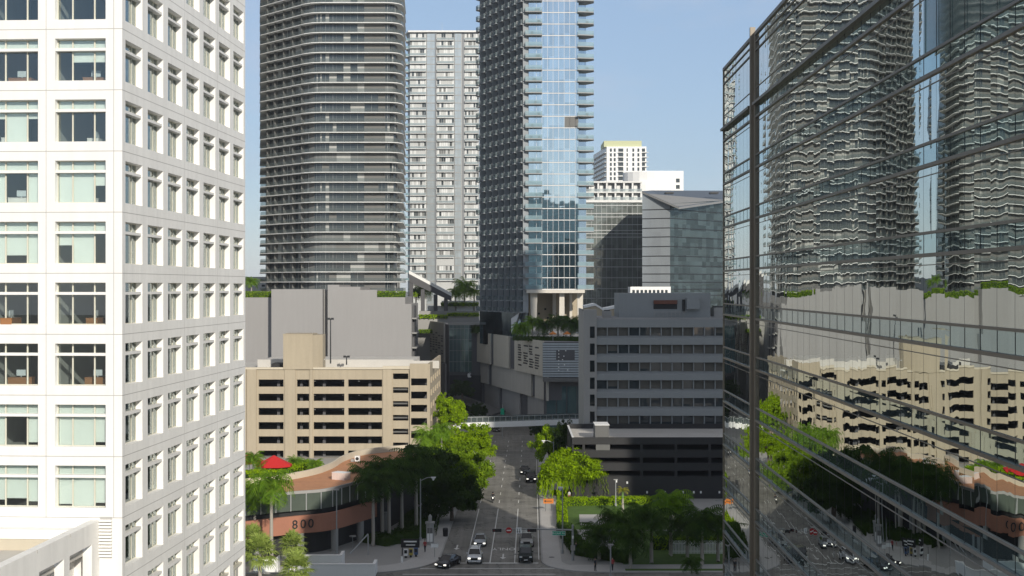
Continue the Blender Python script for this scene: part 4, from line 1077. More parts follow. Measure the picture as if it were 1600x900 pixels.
rl = MB().q([(Xf(905),-.5,Zf(312.5)),(Xf(1003),-.5,Zf(312.5)),(Xf(1003),-.5,Zf(308)),(Xf(905),-.5,Zf(308))]).q([(Xf(905),-.5,Zf(299.5)),(Xf(1003),-.5,Zf(299.5)),(Xf(1003),-.5,Zf(295)),(Xf(905),-.5,Zf(295))]); rl.build('balcony_rail', 'rail_pale', og)
# faceted glass block with sloping slate roof
fg = thing('glass_office_block', 'faceted glass block with sloping slate blue roof, left of the mirror glass block', 'building', (PX(1047,450), 450, 0)); ox = PX(1047,450)
Xf = lambda px, y=0: PX(px,450+y)-ox; Zf = lambda py, y=0: PZ(py,450+y)
d2 = 30.
lf = MB().q([(Xf(1003.5,4),4,0),(0,0,0),(0,0,Zf(318)),(Xf(1003.5,4),4,Zf(300,4))]); lf.build('left_glazing', 'grey_glass', fg)
rg = MB().q([(.0,0.01,0),(Xf(1150,d2),d2,0),(Xf(1150,d2),d2,Zf(312,d2)),(0,.01,Zf(318))]); rg.build('right_glazing', 'block_glass', fg)
MB().prism([(.2,.6),(Xf(1150,d2),d2+.4),(Xf(1150,60),60),(Xf(1004,60),60),(Xf(1004.5,5),5.0)], 0, Zf(322)).build('core', 'panel_dark', fg)
a, b, c, d, e_ = (Xf(1003,3.5),3.5,Zf(298.5,3.5)), (Xf(1061,-4),-4,Zf(323.5,-4)), (Xf(1150,d2),d2,Zf(311,d2)), (Xf(1150,90),90,Zf(298,90)), (Xf(1018,90),90,Zf(297.5,90))
rf = MB().q([a,b,c,d,e_]); dn = lambda p: (p[0],p[1],p[2]-.7)
for p, q in ((a,b),(b,c)): rf.q([p,q,dn(q),dn(p)], 1)
rf.q([dn(a),dn(b),dn(c)], 1); rf.build('roof', ['slate_roof', 'grey_metal'], fg)
sk = MB()
for px0, px1, f in ((1040,1052,.5),(1110,1122,.45)): x, z, y = Xf(px0,40), Zf(305,40)+.9, 40; sk.box(x, x+3, y, y+4, z-.3, z+.3)
each(sk, 'roof_vent', 'dark_metal', fg)
m2 = MB()
for py in (308,316,327,341,356,370,385,400,415,428,441,452,462):
    z0, z1 = Zf(py,4), Zf(py+ (447-py)*-.03)
    if Zf(py) < Zf(322): m2.box(-.1, .1, -.15, .02, Zf(py)-.12, Zf(py)+.12); P0, P1 = Vector((Xf(1003.5,4),4)), Vector((0,0)); m2.q([(P0.x,P0.y-.08,Zf(py)-.14),(P1.x,P1.y-.08,Zf(py)-.14),(P1.x,P1.y-.08,Zf(py)+.14),(P0.x,P0.y-.08,Zf(py)+.14)])
    P0, P1 = Vector((0,0)), Vector((Xf(1150,d2),d2)); 
    if Zf(py) < Zf(322): m2.q([(P0.x+.05,P0.y-.08,Zf(py)-.14),(P1.x,P1.y-.1,Zf(py)-.14),(P1.x,P1.y-.1,Zf(py)+.14),(P0.x+.05,P0.y-.08,Zf(py)+.14)])
m2.build('mullion_lines', 'dark_metal', fg)
wh = thing('office_block', 'low white block at the foot of the faceted glass block', 'building', (PX(1025,430), 430, 0)); ox = PX(1025,430)
MB().box(PX(985,430)-ox, PX(1048,430)-ox, 0, 9, 0, PZ(448,430)).build('wall', 'white_paint', wh)
ww = MB()
for i in range(9): ww.box(PX(988+6.4*i,430)-ox, PX(992+6.4*i,430)-ox, -.05, -.003, PZ(458,430), PZ(453,430))
each(ww, 'window', 'dark_glass', wh)
zg_ = thing('pavilion_roof', 'white zigzag pavilion roof behind the stair tower of the grey office', 'roof', (PX(945,300), 300, 0)); ox = PX(945,300)
zz = MB(); P_ = [(912,478),(930,474),(943,482),(968,477),(985,484)]
for (x0,y0),(x1,y1) in zip(P_, P_[1:]):
    a, b = (PX(x0,300)-ox, 0, PZ(y0,300)), (PX(x1,300)-ox, 0, PZ(y1,300)); zz.q([a,b,(b[0],9,b[2]),(a[0],9,a[2])]); zz.q([(a[0],-.01,a[2]),(b[0],-.01,b[2]),(b[0],-.01,b[2]-.5),(a[0],-.01,a[2]-.5)])
    zz.q([(a[0],.2,0),(b[0],.2,0),(b[0],.2,b[2]-.5),(a[0],.2,a[2]-.5)], 1)
zz.build('roof', ['white_paint', 'beige'], zg_)
# ------------------------------------------------------------------ vegetation
def rnd_dir(r): 
    z = r.uniform(-1,1); t = r.uniform(0, 2*pi); s = math.sqrt(1-z*z); return Vector((s*cos(t), s*sin(t), z))
def leaf_cloud(mb, cen, rad, n, size, r, up=.5, m=0):
    for _ in range(n):
        d = rnd_dir(r); k = r.random()**.45
        p = Vector((cen[0]+d.x*rad[0]*k, cen[1]+d.y*rad[1]*k, cen[2]+d.z*rad[2]*k))
        nn = (rnd_dir(r)+Vector((d.x*.4,d.y*.4,up+d.z*.4))).normalized(); a = nn.orthogonal().normalized(); b = nn.cross(a); t = r.uniform(0,pi)
        a, b = a*cos(t)+b*sin(t), b*cos(t)-a*sin(t); s = size*r.uniform(.6,1.3)
        mb.q([p-a*s*.9, p-b*s*.38+a*s*.1, p+a*s, p+b*s*.38+a*s*.1], m)
def crown_mesh(seed, rx, rz, nc, nl, size, mt, flat=1.0, low=-.62):
    # unit crown centred on the origin; clumps in a shell, open between
    r = random.Random(seed); mb = MB()
    for i in range(nc):
        while True:
            d = rnd_dir(r)
            if d.z > low: break
        k = r.uniform(.40, 1.04); wob = 1+.16*sin(3*atan2(d.y,d.x)+seed)+.12*sin(7*atan2(d.y,d.x)+2*seed); c = (d.x*rx*k*wob, d.y*rx*k*wob, d.z*rz*k*(1+.15*sin(5*d.x+seed)))
        s = r.uniform(.10, .25)*rx
        leaf_cloud(mb, c, (s, s, s*.62*flat), nl, size, r, .7)
    return mb.mesh('crown', mt)
CROWN = {}
for tone in ('bright', 'mid', 'dark'):
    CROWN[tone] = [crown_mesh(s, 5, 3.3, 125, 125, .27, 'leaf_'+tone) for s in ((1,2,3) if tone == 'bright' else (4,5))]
def trunk_mesh(seed, h, r0, spread, nl=6):
    r = random.Random(seed); mb = MB(); mb.tube([(0,0,0),(.1,.05,h*.5),(.05,.1,h)], [r0*1.25, r0, r0*.8], 9)
    for i in range(nl):
        t = 2*pi*i/nl+r.uniform(-.3,.3); d = Vector((cos(t),sin(t),0)); p = Vector((.05,.08,h*r.uniform(.8,1)))
        mb.tube([p, p+d*spread*.4+Vector((0,0,1.0)), p+d*spread*.8+Vector((0,0,r.uniform(1.4,2.6)))], [r0*.55, r0*.35, r0*.12], 6)
    return mb.mesh('trunk', 'bark', True)
TRK = [trunk_mesh(s, 4.2, .30, 3.6) for s in (1,2)]
def tree(label, px, Y, cy, hw, hh, tone, group=None, name='street_tree', zb=.12, seed=0):
    x = PX(px, Y); zc = PZ(cy, Y); k = hw*Y/F/5; kz = hh*Y/F/3.3
    t = thing(name, label, 'tree', (x, Y, zb), 0, group)
    put('trunk', TRK[seed % 2], t, (0,0,0), seed*1.3, (k, k, max(.3, (zc-zb-.2*hh*Y/F)/4.6)))
    put('crown', CROWN[tone][seed % len(CROWN[tone])], t, (0,0,zc-zb), seed*2.1, (k, k, kz))
    return t
tree('bright green tree against the right side of the beige garage, before the footbridge', 706, 300, 650, 27, 26, 'bright', seed=0)
tree('small bright green tree tight by the beige garage corner, behind the brighter one', 690, 312, 632, 14, 16, 'bright', seed=1)
tree('broad bright green tree over the left kerb, just before the footbridge', 733, 276, 692, 38, 29, 'bright', seed=2)
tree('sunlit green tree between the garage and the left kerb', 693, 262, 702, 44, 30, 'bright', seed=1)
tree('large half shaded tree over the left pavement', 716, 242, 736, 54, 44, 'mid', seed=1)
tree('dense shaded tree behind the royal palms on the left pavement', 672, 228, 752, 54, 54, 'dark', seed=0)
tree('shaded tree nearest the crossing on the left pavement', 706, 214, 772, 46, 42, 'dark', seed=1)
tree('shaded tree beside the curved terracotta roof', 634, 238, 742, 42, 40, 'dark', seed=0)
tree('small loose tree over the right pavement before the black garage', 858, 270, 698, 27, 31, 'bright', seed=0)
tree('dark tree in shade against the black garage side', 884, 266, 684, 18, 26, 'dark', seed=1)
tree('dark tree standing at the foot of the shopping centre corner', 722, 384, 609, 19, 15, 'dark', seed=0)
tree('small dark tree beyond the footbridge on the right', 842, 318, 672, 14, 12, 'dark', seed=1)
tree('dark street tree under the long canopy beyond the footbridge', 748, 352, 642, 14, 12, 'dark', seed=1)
# weeping tree
def weeping(seed, rx, rz):
    r = random.Random(seed); mb = MB()
    for i in range(95):
        t = r.uniform(0,2*pi); k = math.sqrt(r.random())*rx; x, y = k*cos(t), k*sin(t); z = rz*(1-(k/rx)**2)*.9
        leaf_cloud(mb, (x,y,z+.2), (1.0,1.0,.55), 130, .26, r, .9)
    for i in range(900):                       # hanging strands
        t = r.uniform(0,2*pi); k = rx*r.uniform(.45,1.04); x, y = k*cos(t), k*sin(t); z = rz*(1-(k/rx)**2)*.9+.3; Lh = r.uniform(1.2, 3.6)
        n = int(Lh/.20)
        for j in range(n):
            p = Vector((x+r.gauss(0,.09)+.08*j*cos(t)*.5, y+r.gauss(0,.09)+.08*j*sin(t)*.5, z-Lh*j/n)); a = Vector((r.uniform(-.5,.5),r.uniform(-.5,.5),-1)).normalized(); b = a.orthogonal().normalized()
            b = (b*cos(t)+a.cross(b)*sin(t)); s = r.uniform(.16,.30); mb.q([p-a*s, p-b*s*.35, p+a*s, p+b*s*.35])
    return mb.mesh('crown', 'leaf_bright')
wt = thing('weeping_tree', 'big umbrella shaped bright green weeping tree before the black garage', 'tree', (PX(895,238), 238, .12))
k = 50*238/F/5.2
put('crown', weeping(5, 5.2, 3.9), wt, (0,0,PZ(744,238)+.1), 0, (k*1.03,k,1.22)); put('trunk', TRK[0], wt, (0,0,0), .5, (1.0,1.0,1.15))
# ---- palms
def frond(mb, r, az, el, Lh, droop, wl, m=0, n=15):
    p = Vector((0,0,0)); e = el; pts = [p.copy()]; st = Lh/n
    for i in range(n):
        e -= droop/n*(.5+1.2*i/n); p = p+Vector((cos(az)*cos(e), sin(az)*cos(e), sin(e)))*st; pts.append(p.copy())
    side = Vector((-sin(az), cos(az), 0))
    for i in range(1, n):
        a, b = pts[i], pts[i+1]; f = i/n; wd = wl*(math.sin(pi*min(1, .12+f*.92)))**.7; d = (b-a)
        for sg in (-1, 1):
            tip = a+side*sg*wd*.85+Vector((0,0,-wd*r.uniform(.35,.75)))+d*.9
            mb.q([a, a+d*.62, tip+d*.25, tip], m)
    for i in range(n): 
        a, b = pts[i], pts[i+1]; s = side*.035; mb.q([a-s, a+s, b+s, b-s], m)
def palm_mesh(seed, nf, Lh, droop, wl, mt, elmin=-.25):
    r = random.Random(seed); mb = MB()
    for i in range(nf):
        el = 1.35-(1.35-elmin)*(i/(nf-1)); frond(mb, r, i*2.399+r.uniform(-.2,.2), el, Lh*r.uniform(.85,1.1), droop*r.uniform(.8,1.2), wl)
    return mb.mesh('crown', mt)
PM = {'palm': [palm_mesh(s, 32, 3.5, 1.9, 1.0, 'leaf_palm') for s in (1,2)], 'dark': [palm_mesh(s, 34, 3.6, 1.9, 1.05, 'leaf_palm_dark') for s in (3,4)],
      'low': [palm_mesh(s, 32, 2.6, 1.6, .75, 'leaf_palm', -.1) for s in (5,6)], 'yellow': [palm_mesh(7, 12, 1.5, 1.9, .42, 'leaf_yellow', .35)]}
PT = MB().tube([(0,0,0),(.02,0,.12),(.0,.02,.5),(0,0,1)], [.27,.22,.20,.15], 10).mesh('trunk', 'palm_bark', True)
PS = MB().tube([(0,0,0),(0,0,.8),(0,0,1.5)], [.17,.19,.08], 10).mesh('crownshaft', 'palm_shaft', True)
def palm(label, px, Y, cy, kind='palm', sc=1.0, zb=.12, name='palm_tree', group=None, seed=0, lean=0):
    x = PX(px, Y); h = PZ(cy, Y)-zb
    t = thing(name, label, 'palm', (x, Y, zb), seed*1.7, group)
    put('trunk', PT, t, (0,0,0), 0, (sc, sc, max(.2, h-1.2*sc)))
    put('crownshaft', PS, t, (0,0,max(.15, h-1.25*sc)), 0, sc)
    put('crown', PM[kind][seed % len(PM[kind])], t, (0,0,h), 0, sc)
    return t
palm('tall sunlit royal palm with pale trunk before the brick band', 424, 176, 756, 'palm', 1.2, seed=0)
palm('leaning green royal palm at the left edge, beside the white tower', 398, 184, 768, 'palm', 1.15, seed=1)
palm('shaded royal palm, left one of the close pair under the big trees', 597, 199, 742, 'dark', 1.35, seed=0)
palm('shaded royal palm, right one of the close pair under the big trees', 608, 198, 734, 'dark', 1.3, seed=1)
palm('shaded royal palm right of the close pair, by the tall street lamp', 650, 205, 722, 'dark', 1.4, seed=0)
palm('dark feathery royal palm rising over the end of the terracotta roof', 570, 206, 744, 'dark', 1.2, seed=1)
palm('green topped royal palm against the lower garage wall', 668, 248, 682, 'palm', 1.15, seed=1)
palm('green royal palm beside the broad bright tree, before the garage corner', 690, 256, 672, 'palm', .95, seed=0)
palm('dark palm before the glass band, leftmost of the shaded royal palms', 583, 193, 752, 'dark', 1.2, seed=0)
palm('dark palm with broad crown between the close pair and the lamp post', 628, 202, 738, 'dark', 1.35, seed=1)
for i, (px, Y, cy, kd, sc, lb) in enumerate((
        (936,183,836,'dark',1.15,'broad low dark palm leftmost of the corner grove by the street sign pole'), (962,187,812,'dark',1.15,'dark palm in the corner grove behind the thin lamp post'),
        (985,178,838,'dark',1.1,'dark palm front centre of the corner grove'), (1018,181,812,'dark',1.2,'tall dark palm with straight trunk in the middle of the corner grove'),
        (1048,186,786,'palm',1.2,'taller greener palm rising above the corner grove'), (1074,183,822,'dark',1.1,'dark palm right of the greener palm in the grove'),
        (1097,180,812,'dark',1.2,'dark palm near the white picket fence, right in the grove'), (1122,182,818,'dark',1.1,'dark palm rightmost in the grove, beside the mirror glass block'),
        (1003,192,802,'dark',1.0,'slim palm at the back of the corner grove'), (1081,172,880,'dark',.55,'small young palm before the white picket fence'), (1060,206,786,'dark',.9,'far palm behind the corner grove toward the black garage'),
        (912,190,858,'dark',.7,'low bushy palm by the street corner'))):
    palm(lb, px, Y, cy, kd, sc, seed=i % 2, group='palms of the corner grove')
palm('small young yellow-green palm with thin white trunk on the hedge lawn', 973, 222, 767, 'yellow', 1.0, name='young_palm')
# fan palms
def fan_mesh(seed, n, Lp, rad):
    r = random.Random(seed); mb = MB()
    for i in range(n):
        az = i*2.399; el = 1.4-2.0*(i/n)+r.uniform(-.1,.1); d = Vector((cos(az)*cos(el), sin(az)*cos(el), sin(el))); tip = d*Lp*r.uniform(.8,1.15)-Vector((0,0,.15*Lp*(1-sin(el))))
        side = d.cross(Vector((0,0,1))).normalized(); up = side.cross(d)
        s = side*.03; mb.q([-s, s, tip+s, tip-s])
        for j in range(15):
            a = -1.9+3.8*j/14; q = (d*cos(a)+side*sin(a)); L = rad*r.uniform(.8,1.1)*(1-.12*abs(a)); e = tip+q*L+Vector((0,0,-.35*L*r.uniform(.3,1.2)))+up*.12; mid = tip+q*L*.5+up*.08; wv = (side*cos(a)-d*sin(a))*.085
            mb.q([tip, mid+wv, e, mid-wv])
    return mb.mesh('crown', 'leaf_sabal')
FAN = [fan_mesh(s, 40, 1.2, 1.45) for s in (1,2)]
for i, (px, Y, cy, sc, lb) in enumerate(((406,168,862,1.15,'largest round fan palm at the lower left, beside the white tower'),(457,174,850,.85,'round fan palm right of the tall royal palm trunk'),
        (463,163,888,1.05,'low fan palm before the white wall at the bottom left'),(394,176,840,.9,'fan palm half hidden behind the white tower edge'))):
    x = PX(px,Y); h = PZ(cy,Y)-.12; t = thing('fan_palm', lb, 'palm', (x,Y,.12), i, 'fan palms at the lower left')
    put('trunk', PT, t, (0,0,0), 0, (sc,sc,max(.3,h-.3))); put('crown', FAN[i % 2], t, (0,0,h), 0, sc)
# roof garden palms
for i, (px, Y, cy, zb, kd, sc, lb) in enumerate((
        (812,349,512,23.8,'palm',1.0,'leftmost terrace palm under the concrete piers'),(832,346,504,23.8,'low',1.3,'spreading terrace palm left of the orange parasols'),(850,345,508,23.8,'dark',1.1,'dark terrace palm behind the louvred wall'),
        (872,347,502,23.8,'dark',1.15,'dark terrace palm above the slatted screen'),(892,344,505,23.8,'dark',1.2,'dark terrace palm between the orange parasols and the stair tower'),(908,349,508,23.8,'dark',1.0,'rightmost terrace palm beside the stair tower'),
        (822,356,516,23.8,'low',1.0,'low terrace palm close to the first pier'))):
    palm(lb, px, Y, cy, kd, sc, zb, seed=i % 2, group='palms on the shopping centre terrace')
for i, (px, Y, cy, zb, sc, lb) in enumerate(((650,436,456,28,1.0,'left roof garden palm under the sloping white beam'),(661,438,452,28,1.25,'taller roof garden palm under the sloping white beam'),(712,436,458,28,1.2,'left palm of the roof garden trio by the blue tower'),
        (726,438,448,28,1.4,'tallest palm of the roof garden trio by the blue tower'),(741,436,456,28,1.2,'right palm of the roof garden trio by the blue tower'))):
    palm(lb, px, Y, cy, 'palm' if i % 2 else 'low', sc*1.2, zb, seed=i % 2, group='roof garden palms')
palm('small palm on the skyline beside the white tower', 393, 400, 441, 'low', 1.2, 33, seed=1)
# hedges and beds
def hedge(label, pts, wd, h, z0, tone, seed, name='hedge', dens=26, size=.16, stuff=False):
    r = random.Random(seed); x0 = sum(p[0] for p in pts)/len(pts); y0 = sum(p[1] for p in pts)/len(pts)
    mb = MB()
    for a, b in zip(pts, pts[1:]):
        a, b = Vector(a), Vector(b); Lh = (b-a).length; d = (b-a)/Lh; n = Vector((-d.y, d.x))
        P_ = [a-n*wd*.42, b-n*wd*.42, b+n*wd*.42, a+n*wd*.42]; mb.prism([(p.x-x0,p.y-y0) for p in P_], 0, h*.86, 1)
        for _ in range(int(Lh*(wd+2*h)*dens)):
            t = r.uniform(-.1,Lh+.1); u = r.uniform(0, wd+2*h)
            if u < h: o, z = -wd/2, u
            elif u < h+wd: o, z = u-h-wd/2, h
            else: o, z = wd/2, u-h-wd
            p = a+d*t+n*o; q = Vector((p.x-x0+r.gauss(0,.06), p.y-y0+r.gauss(0,.06), z+r.gauss(0,.07)))
            nn = (rnd_dir(r)+Vector((n.x*o, n.y*o, .6 if z >= h else .1))).normalized(); e = nn.orthogonal().normalized(); f = nn.cross(e); s = size*r.uniform(.6,1.3)
            mb.q([q-e*s, q-f*s*.5, q+e*s, q+f*s*.5])
    o = mb.build(name, ['leaf_'+tone, 'leaf_dark'], loc=(x0,y0,z0)); tag(o, label, 'hedge'); return o
g = lambda px, py: GP(px, py)[:2]
hedge('long clipped bright hedge before the black garage', [S(5.4,229)[:2], (24,231)], 2.6, 1.15, .12, 'bright', 1)
hedge('short bright hedge along the right pavement, at a right angle to the long one', [S(4.9,227.5)[:2], S(4.7,207)[:2]], 1.5, 1.1, .12, 'bright', 2)
hedge('dark hedge by the corner palms along the right pavement', [S(4.8,205)[:2], S(6.5,187)[:2], (16,181.5)], 2.2, 1.3, .12, 'dark', 3)
hedge('low loose green planting at the foot of the weeping tree', [(7.4,240),(17,243)], 2.2, .7, .12, 'mid', 4)
hedge('sunlit hedge behind the white picket fence', [(20,191),(33,191)], 2.0, 1.6, .12, 'bright', 5)
hedge('dark clipped planting bed under the royal palms on the left corner', [g(583,852), g(650,838), S(-18.2,222)[:2]], 6.0, .9, .12, 'dark', 6)
hedge('low dark hedge along the left pavement in the trees shade', [S(-17.6,206)[:2], S(-17.6,250)[:2]], 1.6, 1.0, .12, 'dark', 7)
hedge('dark green hedge on the stepped grey roof', [(PX(590,374),375.5),(PX(632.5,374),375.5)], 2, 1.6, PZ(464.5,374), 'mid', 8, size=.25, dens=12)
hedge('dark green hedge on the low grey wall beside the white tower', [(PX(330,374),380),(PX(423,374),380)], 2.2, 1.6, PZ(465,374), 'mid', 9, size=.25, dens=12)
hedge('hedge on the hidden grey wall, seen mirrored in the glass block', [(PX(182,374),376),(PX(328,374),376)], 2.2, 2.0, PZ(455.5,374), 'mid', 10, size=.25, dens=12)
hedge('low green planting along the terracotta roof parapet', [(PX(380,202),202),(PX(440,206),206),(PX(486,215),216)], 4.0, 1.3, 8.2, 'bright', 11)
for i, (px0, px1, py, Y, tn) in enumerate(((700,748,494,428,'bright'),(655,700,497,427,'bright'),(655,690,520,424,'mid'),(690,748,478,437,'mid'),(640,660,463,437,'bright'))):
    hedge(('sunlit upper planted ledge of the roof terrace by the blue tower','planted ledge of the roof terrace in the middle','dark planted ledge of the roof terrace low on the left','planting under the roof garden palm trio','bright planting under the left roof garden palms')[i], [(PX(px0,Y),Y-2.5),(PX(px1,Y),Y-2.5)], 2.4, 1.0, PZ(py,Y), tn, 20+i, size=.3, dens=9)
hedge('dark planting on the edge of the shopping centre terrace', [(PX(803,341),347),(PX(930,337),338)], 2.2, 1.0, 23.6, 'dark', 30, size=.25, dens=12)
hedge('dark planting on the blue tower podium edge, left', [(PX(733,402),404),(PX(748,396),398)], 3, 2.4, 23.6, 'dark', 31, size=.3, dens=9)
lw = MB().q([(*S(4.2,206)[:2],.126),(26,206,.126),(26,244,.126),(*S(4.2,244)[:2],.126)]).q([(15,176.2,.126),(60,176.2,.126),(60,205,.126),(15,205,.126)])
struct('lawn', lw, 'lawn')
struct('paved_path', MB().q([(*GP(906,822)[:2],.131),(*GP(962,822)[:2],.131),(*GP(955,805)[:2],.131),(*GP(905,805)[:2],.131)]).q([(8,177.5,.131),(60,177.5,.131),(60,181,.131),(8,180,.131)]), 'sidewalk')
# ------------------------------------------------------------------ terrace things
um = thing('parasol', 'red canvas parasol on the planted terrace, left', 'parasol', (PX(428,207), 207, 8.2))
mb = MB(); zt_, ze = PZ(711,207)-8.2, PZ(726,207)-8.2
for i in range(8):
    a, b = 2*pi*i/8+.39, 2*pi*(i+1)/8+.39; r_ = 2.9; p, q = (r_*cos(a), r_*.8*sin(a), ze), (r_*cos(b), r_*.8*sin(b), ze)
    mb.q([(0,0,zt_), p, q]); mb.q([p, q, (q[0],q[1],ze-.25), (p[0],p[1],ze-.25)])
mb.build('canopy', 'red_canvas', um); MB().tube([(0,0,0),(0,0,zt_-.02)], .05).build('pole', 'steel', um); MB().tube([(0,0,0),(0,0,.12)], .4, 12).build('base', 'concrete', um)
u2 = dup(um, (PX(390,212),212,8.2), .4, 'second red canvas parasol at the left edge, behind the palm', .9)
pp = thing('potted_palm', 'bushy palm in a round terracotta pot by the terracotta roof', 'plant', (PX(492,208), 208, 8.2))
MB().tube([(0,0,0),(0,0,.15),(0,0,.6),(0,0,.66)], [.55,.75,.92,.95], 16).build('pot', 'terracotta_pot', pp); put('crown', PM['low'][0], pp, (0,0,1.7), 0, .72); MB().tube([(0,0,.6),(.1,0,1.7)], .1).build('trunk', 'palm_bark', pp)
for i_, (px_, Y_, cy_, sc_) in enumerate(((408,206,728,.6),(438,209,727,.65),(474,214,724,.6))): palm(('low terrace palm before the red parasol, left','low terrace palm right behind the red parasol','low terrace palm next to the potted palm')[i_], px_, Y_, cy_, 'low', sc_, 8.2, seed=i_ % 2)
palm('bushy terrace palm left of the red parasol', 396, 210, 716, 'low', .9, 8.2, seed=0); palm('small terrace palm right of the red parasol', 460, 212, 722, 'low', .75, 8.2, seed=1)
for i, (px, Y) in enumerate(((864,341),(886,341))):
    t = thing('parasol', ('orange parasol left of the two among the terrace palms','orange parasol right of the two among the terrace palms')[i], 'parasol', (PX(px,Y), Y, 23.7)); mb = MB()
    for k in range(8):
        a, b = 2*pi*k/8, 2*pi*(k+1)/8; mb.q([(0,0,2.5),(1.1*cos(a),1.1*sin(a),1.7),(1.1*cos(b),1.1*sin(b),1.7)])
    mb.build('canopy', 'orange_paint', t); MB().tube([(0,0,0),(0,0,2.48)], .05).build('pole', 'steel', t)
# low white walls at the bottom left
for i, (px0, px1, py, Y, lb) in enumerate(((448,534,868,176.5,'long white low wall at the bottom left, farther one'),(480,586,882,172.5,'long white low wall at the bottom left, nearer one'))):
    z = PZ(py, Y); x0, x1 = PX(px0,Y), PX(px1,Y); t = thing('low_wall', lb, 'wall', ((x0+x1)/2, Y, .1)); h = (x1-x0)/2
    MB().box(-h, h, -.2, .2, 0, z-.1).box(h-.4,h,.2,3.2,0,z-.1).build('wall', 'white_paint', t); MB().box(-h-.05, h+.05, -.25, .25, z-.098, z).build('coping', 'white_stone', t)
wp = thing('planter', 'white block planter between the fan palms', 'planter', (*GP(417,893,0)[:2], 0)); MB().box(-1.6, 1.6, -.8, .8, 0, 2.0).build('box', 'white_paint', wp); MB().box(-1.4,1.4,-.6,.6,2.001,2.03).build('soil', 'soil', wp)
hr = thing('handrail', 'sloping white ramp handrail on the shaded plaza', 'handrail', (*GP(565,868)[:2], .12)); hx = PX(548,184)-PX(573,184)
MB().tube([(.9,0,2.9),(hx*.7,-.5,.25)], .09).build('rail', 'steel', hr); MB().tube([(.9,0,0),(.9,0,2.9)], .09).build('post', 'steel', hr)
ml_ = thing('path_lamp', 'small flat-topped path lamp on the shaded plaza', 'lamp', (*GP(551,857)[:2], .12)); MB().tube([(0,0,0),(0,0,1.6)], .05).build('post', 'pole_grey', ml_); MB().tube([(0,0,1.6),(0,0,1.7)], [.5,.5], 14).build('cap', 'concrete', ml_)
bl = thing('bollard', 'short white bollard on the left corner pavement', 'bollard', (*GP(628,880)[:2], .12)); MB().tube([(0,0,0),(0,0,.8)], .16, 12).build('post', 'sign_white', bl); MB().tube([(0,0,.801),(0,0,1.9)], .04).build('rod', 'dark_metal', bl)
# street lamps
def street_lamp(label, px, pyb, pyt, arm=0, flat=False):
    x, Y, _ = GP(px, pyb); h = PZ(pyt, Y)-.12; t = thing('street_lamp', label, 'lamp', (x, Y, .12))
    MB().tube([(0,0,0),(0,0,.5)], [.2,.18], 10).build('base', 'pole_grey', t); MB().tube([(0,0,.5),(0,0,h)], [.11,.07], 10).build('pole', 'pole_grey', t)
    if arm: MB().tube([(0,0,h-.3),(arm*.5,0,h+.15),(arm,0,h+.25)], .05).build('arm', 'pole_grey', t)
    hd = MB().box(arm-.35, arm+.35, -.18, .18, h+.12 if arm else h, h+.28 if arm else h+.14); hd.build('lamp_head', 'lamp_lens' if not flat else 'concrete', t)
    if arm: MB().tube([(arm,0,h+.11),(arm,0,h-.25)], [.26,.1], 10).build('globe', 'lamp_lens', t)
    return t
street_lamp('tall thin flat-headed lamp post before the brick band', 526, 866, 766, 0, True)
street_lamp('tall lamp post with a bent arm beside the royal palms', 657, 846, 748, 1.9)
street_lamp('lamp post with a bent arm over the road before the small loose tree', 865, 752, 690, -1.95)
street_lamp('slim dark lamp post at the right kerb behind the street sign', 879, 866, 764, -.3)
street_lamp('short grey lamp post at the near right corner among the palms', 954, 905, 852, 0, True)
street_lamp('thin flat-headed lamp post against the black garage', 962, 792, 750, 0, True)
# signal mast arm with signs
Ys = 183.; xp_ = PX(895,Ys); za = PZ(828,Ys)
sg = thing('signal_mast', 'grey signal mast whose arm reaches over the road lanes', 'traffic light', (xp_, Ys, .12))
MB().tube([(0,0,0),(0,0,za+.6)], [.2,.14], 12).build('pole', 'pole_grey', sg); xe_ = PX(768,Ys)-xp_
MB().tube([(0,0,za-.12),(xe_*.5,0,za+.0),(xe_,0,za-.02)], [.11,.09,.06], 8).build('arm', 'pole_grey', sg)
MB().box(-.3, .3, -.35, -.18, 1.4, 2.1).build('control_box', 'concrete', sg); MB().box(-.12,.12,-.26,-.19,3,3.4).build('push_button','sign_white',sg)
def signal(px):
    x = PX(px,Ys)-xp_; MB().box(x-.62, x+.62, -.32, -.12, za-.35, za+.07).build('signal_head', 'black', sg)
    for i in range(3): MB().tube([(x-.4+.4*i,-.32,za-.14),(x-.4+.4*i,-.42,za-.14)], .14, 10).build('lens', 'red_lens' if i == 0 else 'black', sg)
plain('red_lens', (.10,.012,.012), .3)
signal(776.5); signal(831)
x = PX(795,Ys)-xp_; o = MB().tube([(x,-.2,za-.14),(x,-.24,za-.14)], .42, 20).build('no_entry_sign', 'red_paint', sg); MB().box(x-.30, x+.30, -.255, -.242, za-.21, za-.07).build('sign_bar', 'sign_white', o)
x = PX(810.5,Ys)-xp_; o = MB().box(x-.38, x+.38, -.22, -.2, za-.55, za+.25).build('lane_sign', 'sign_white', sg)
mb = MB().box(x-.2, x-.13, -.227, -.222, za-.4, za+.1).box(x+.1, x+.17, -.227, -.222, za-.4, za+.1); mb.q([(x-.3,-.226,za-.3),(x-.03,-.226,za-.3),(x-.165,-.226,za-.48)]); mb.q([(x+.0,-.226,za-.3),(x+.27,-.226,za-.3),(x+.135,-.226,za-.48)]); mb.build('sign_marks', 'black', o)
ss = thing('street_sign', 'green street name sign hanging from the signal mast arm by the right kerb', 'sign', (PX(873,Ys), Ys, za-.45))
MB().box(-.92, .92, -.03, .02, -.3, .3).build('plate', 'sign_white', ss); MB().box(-.88, .88, -.036, -.031, -.26, .26).build('face', 'sign_green', ss)
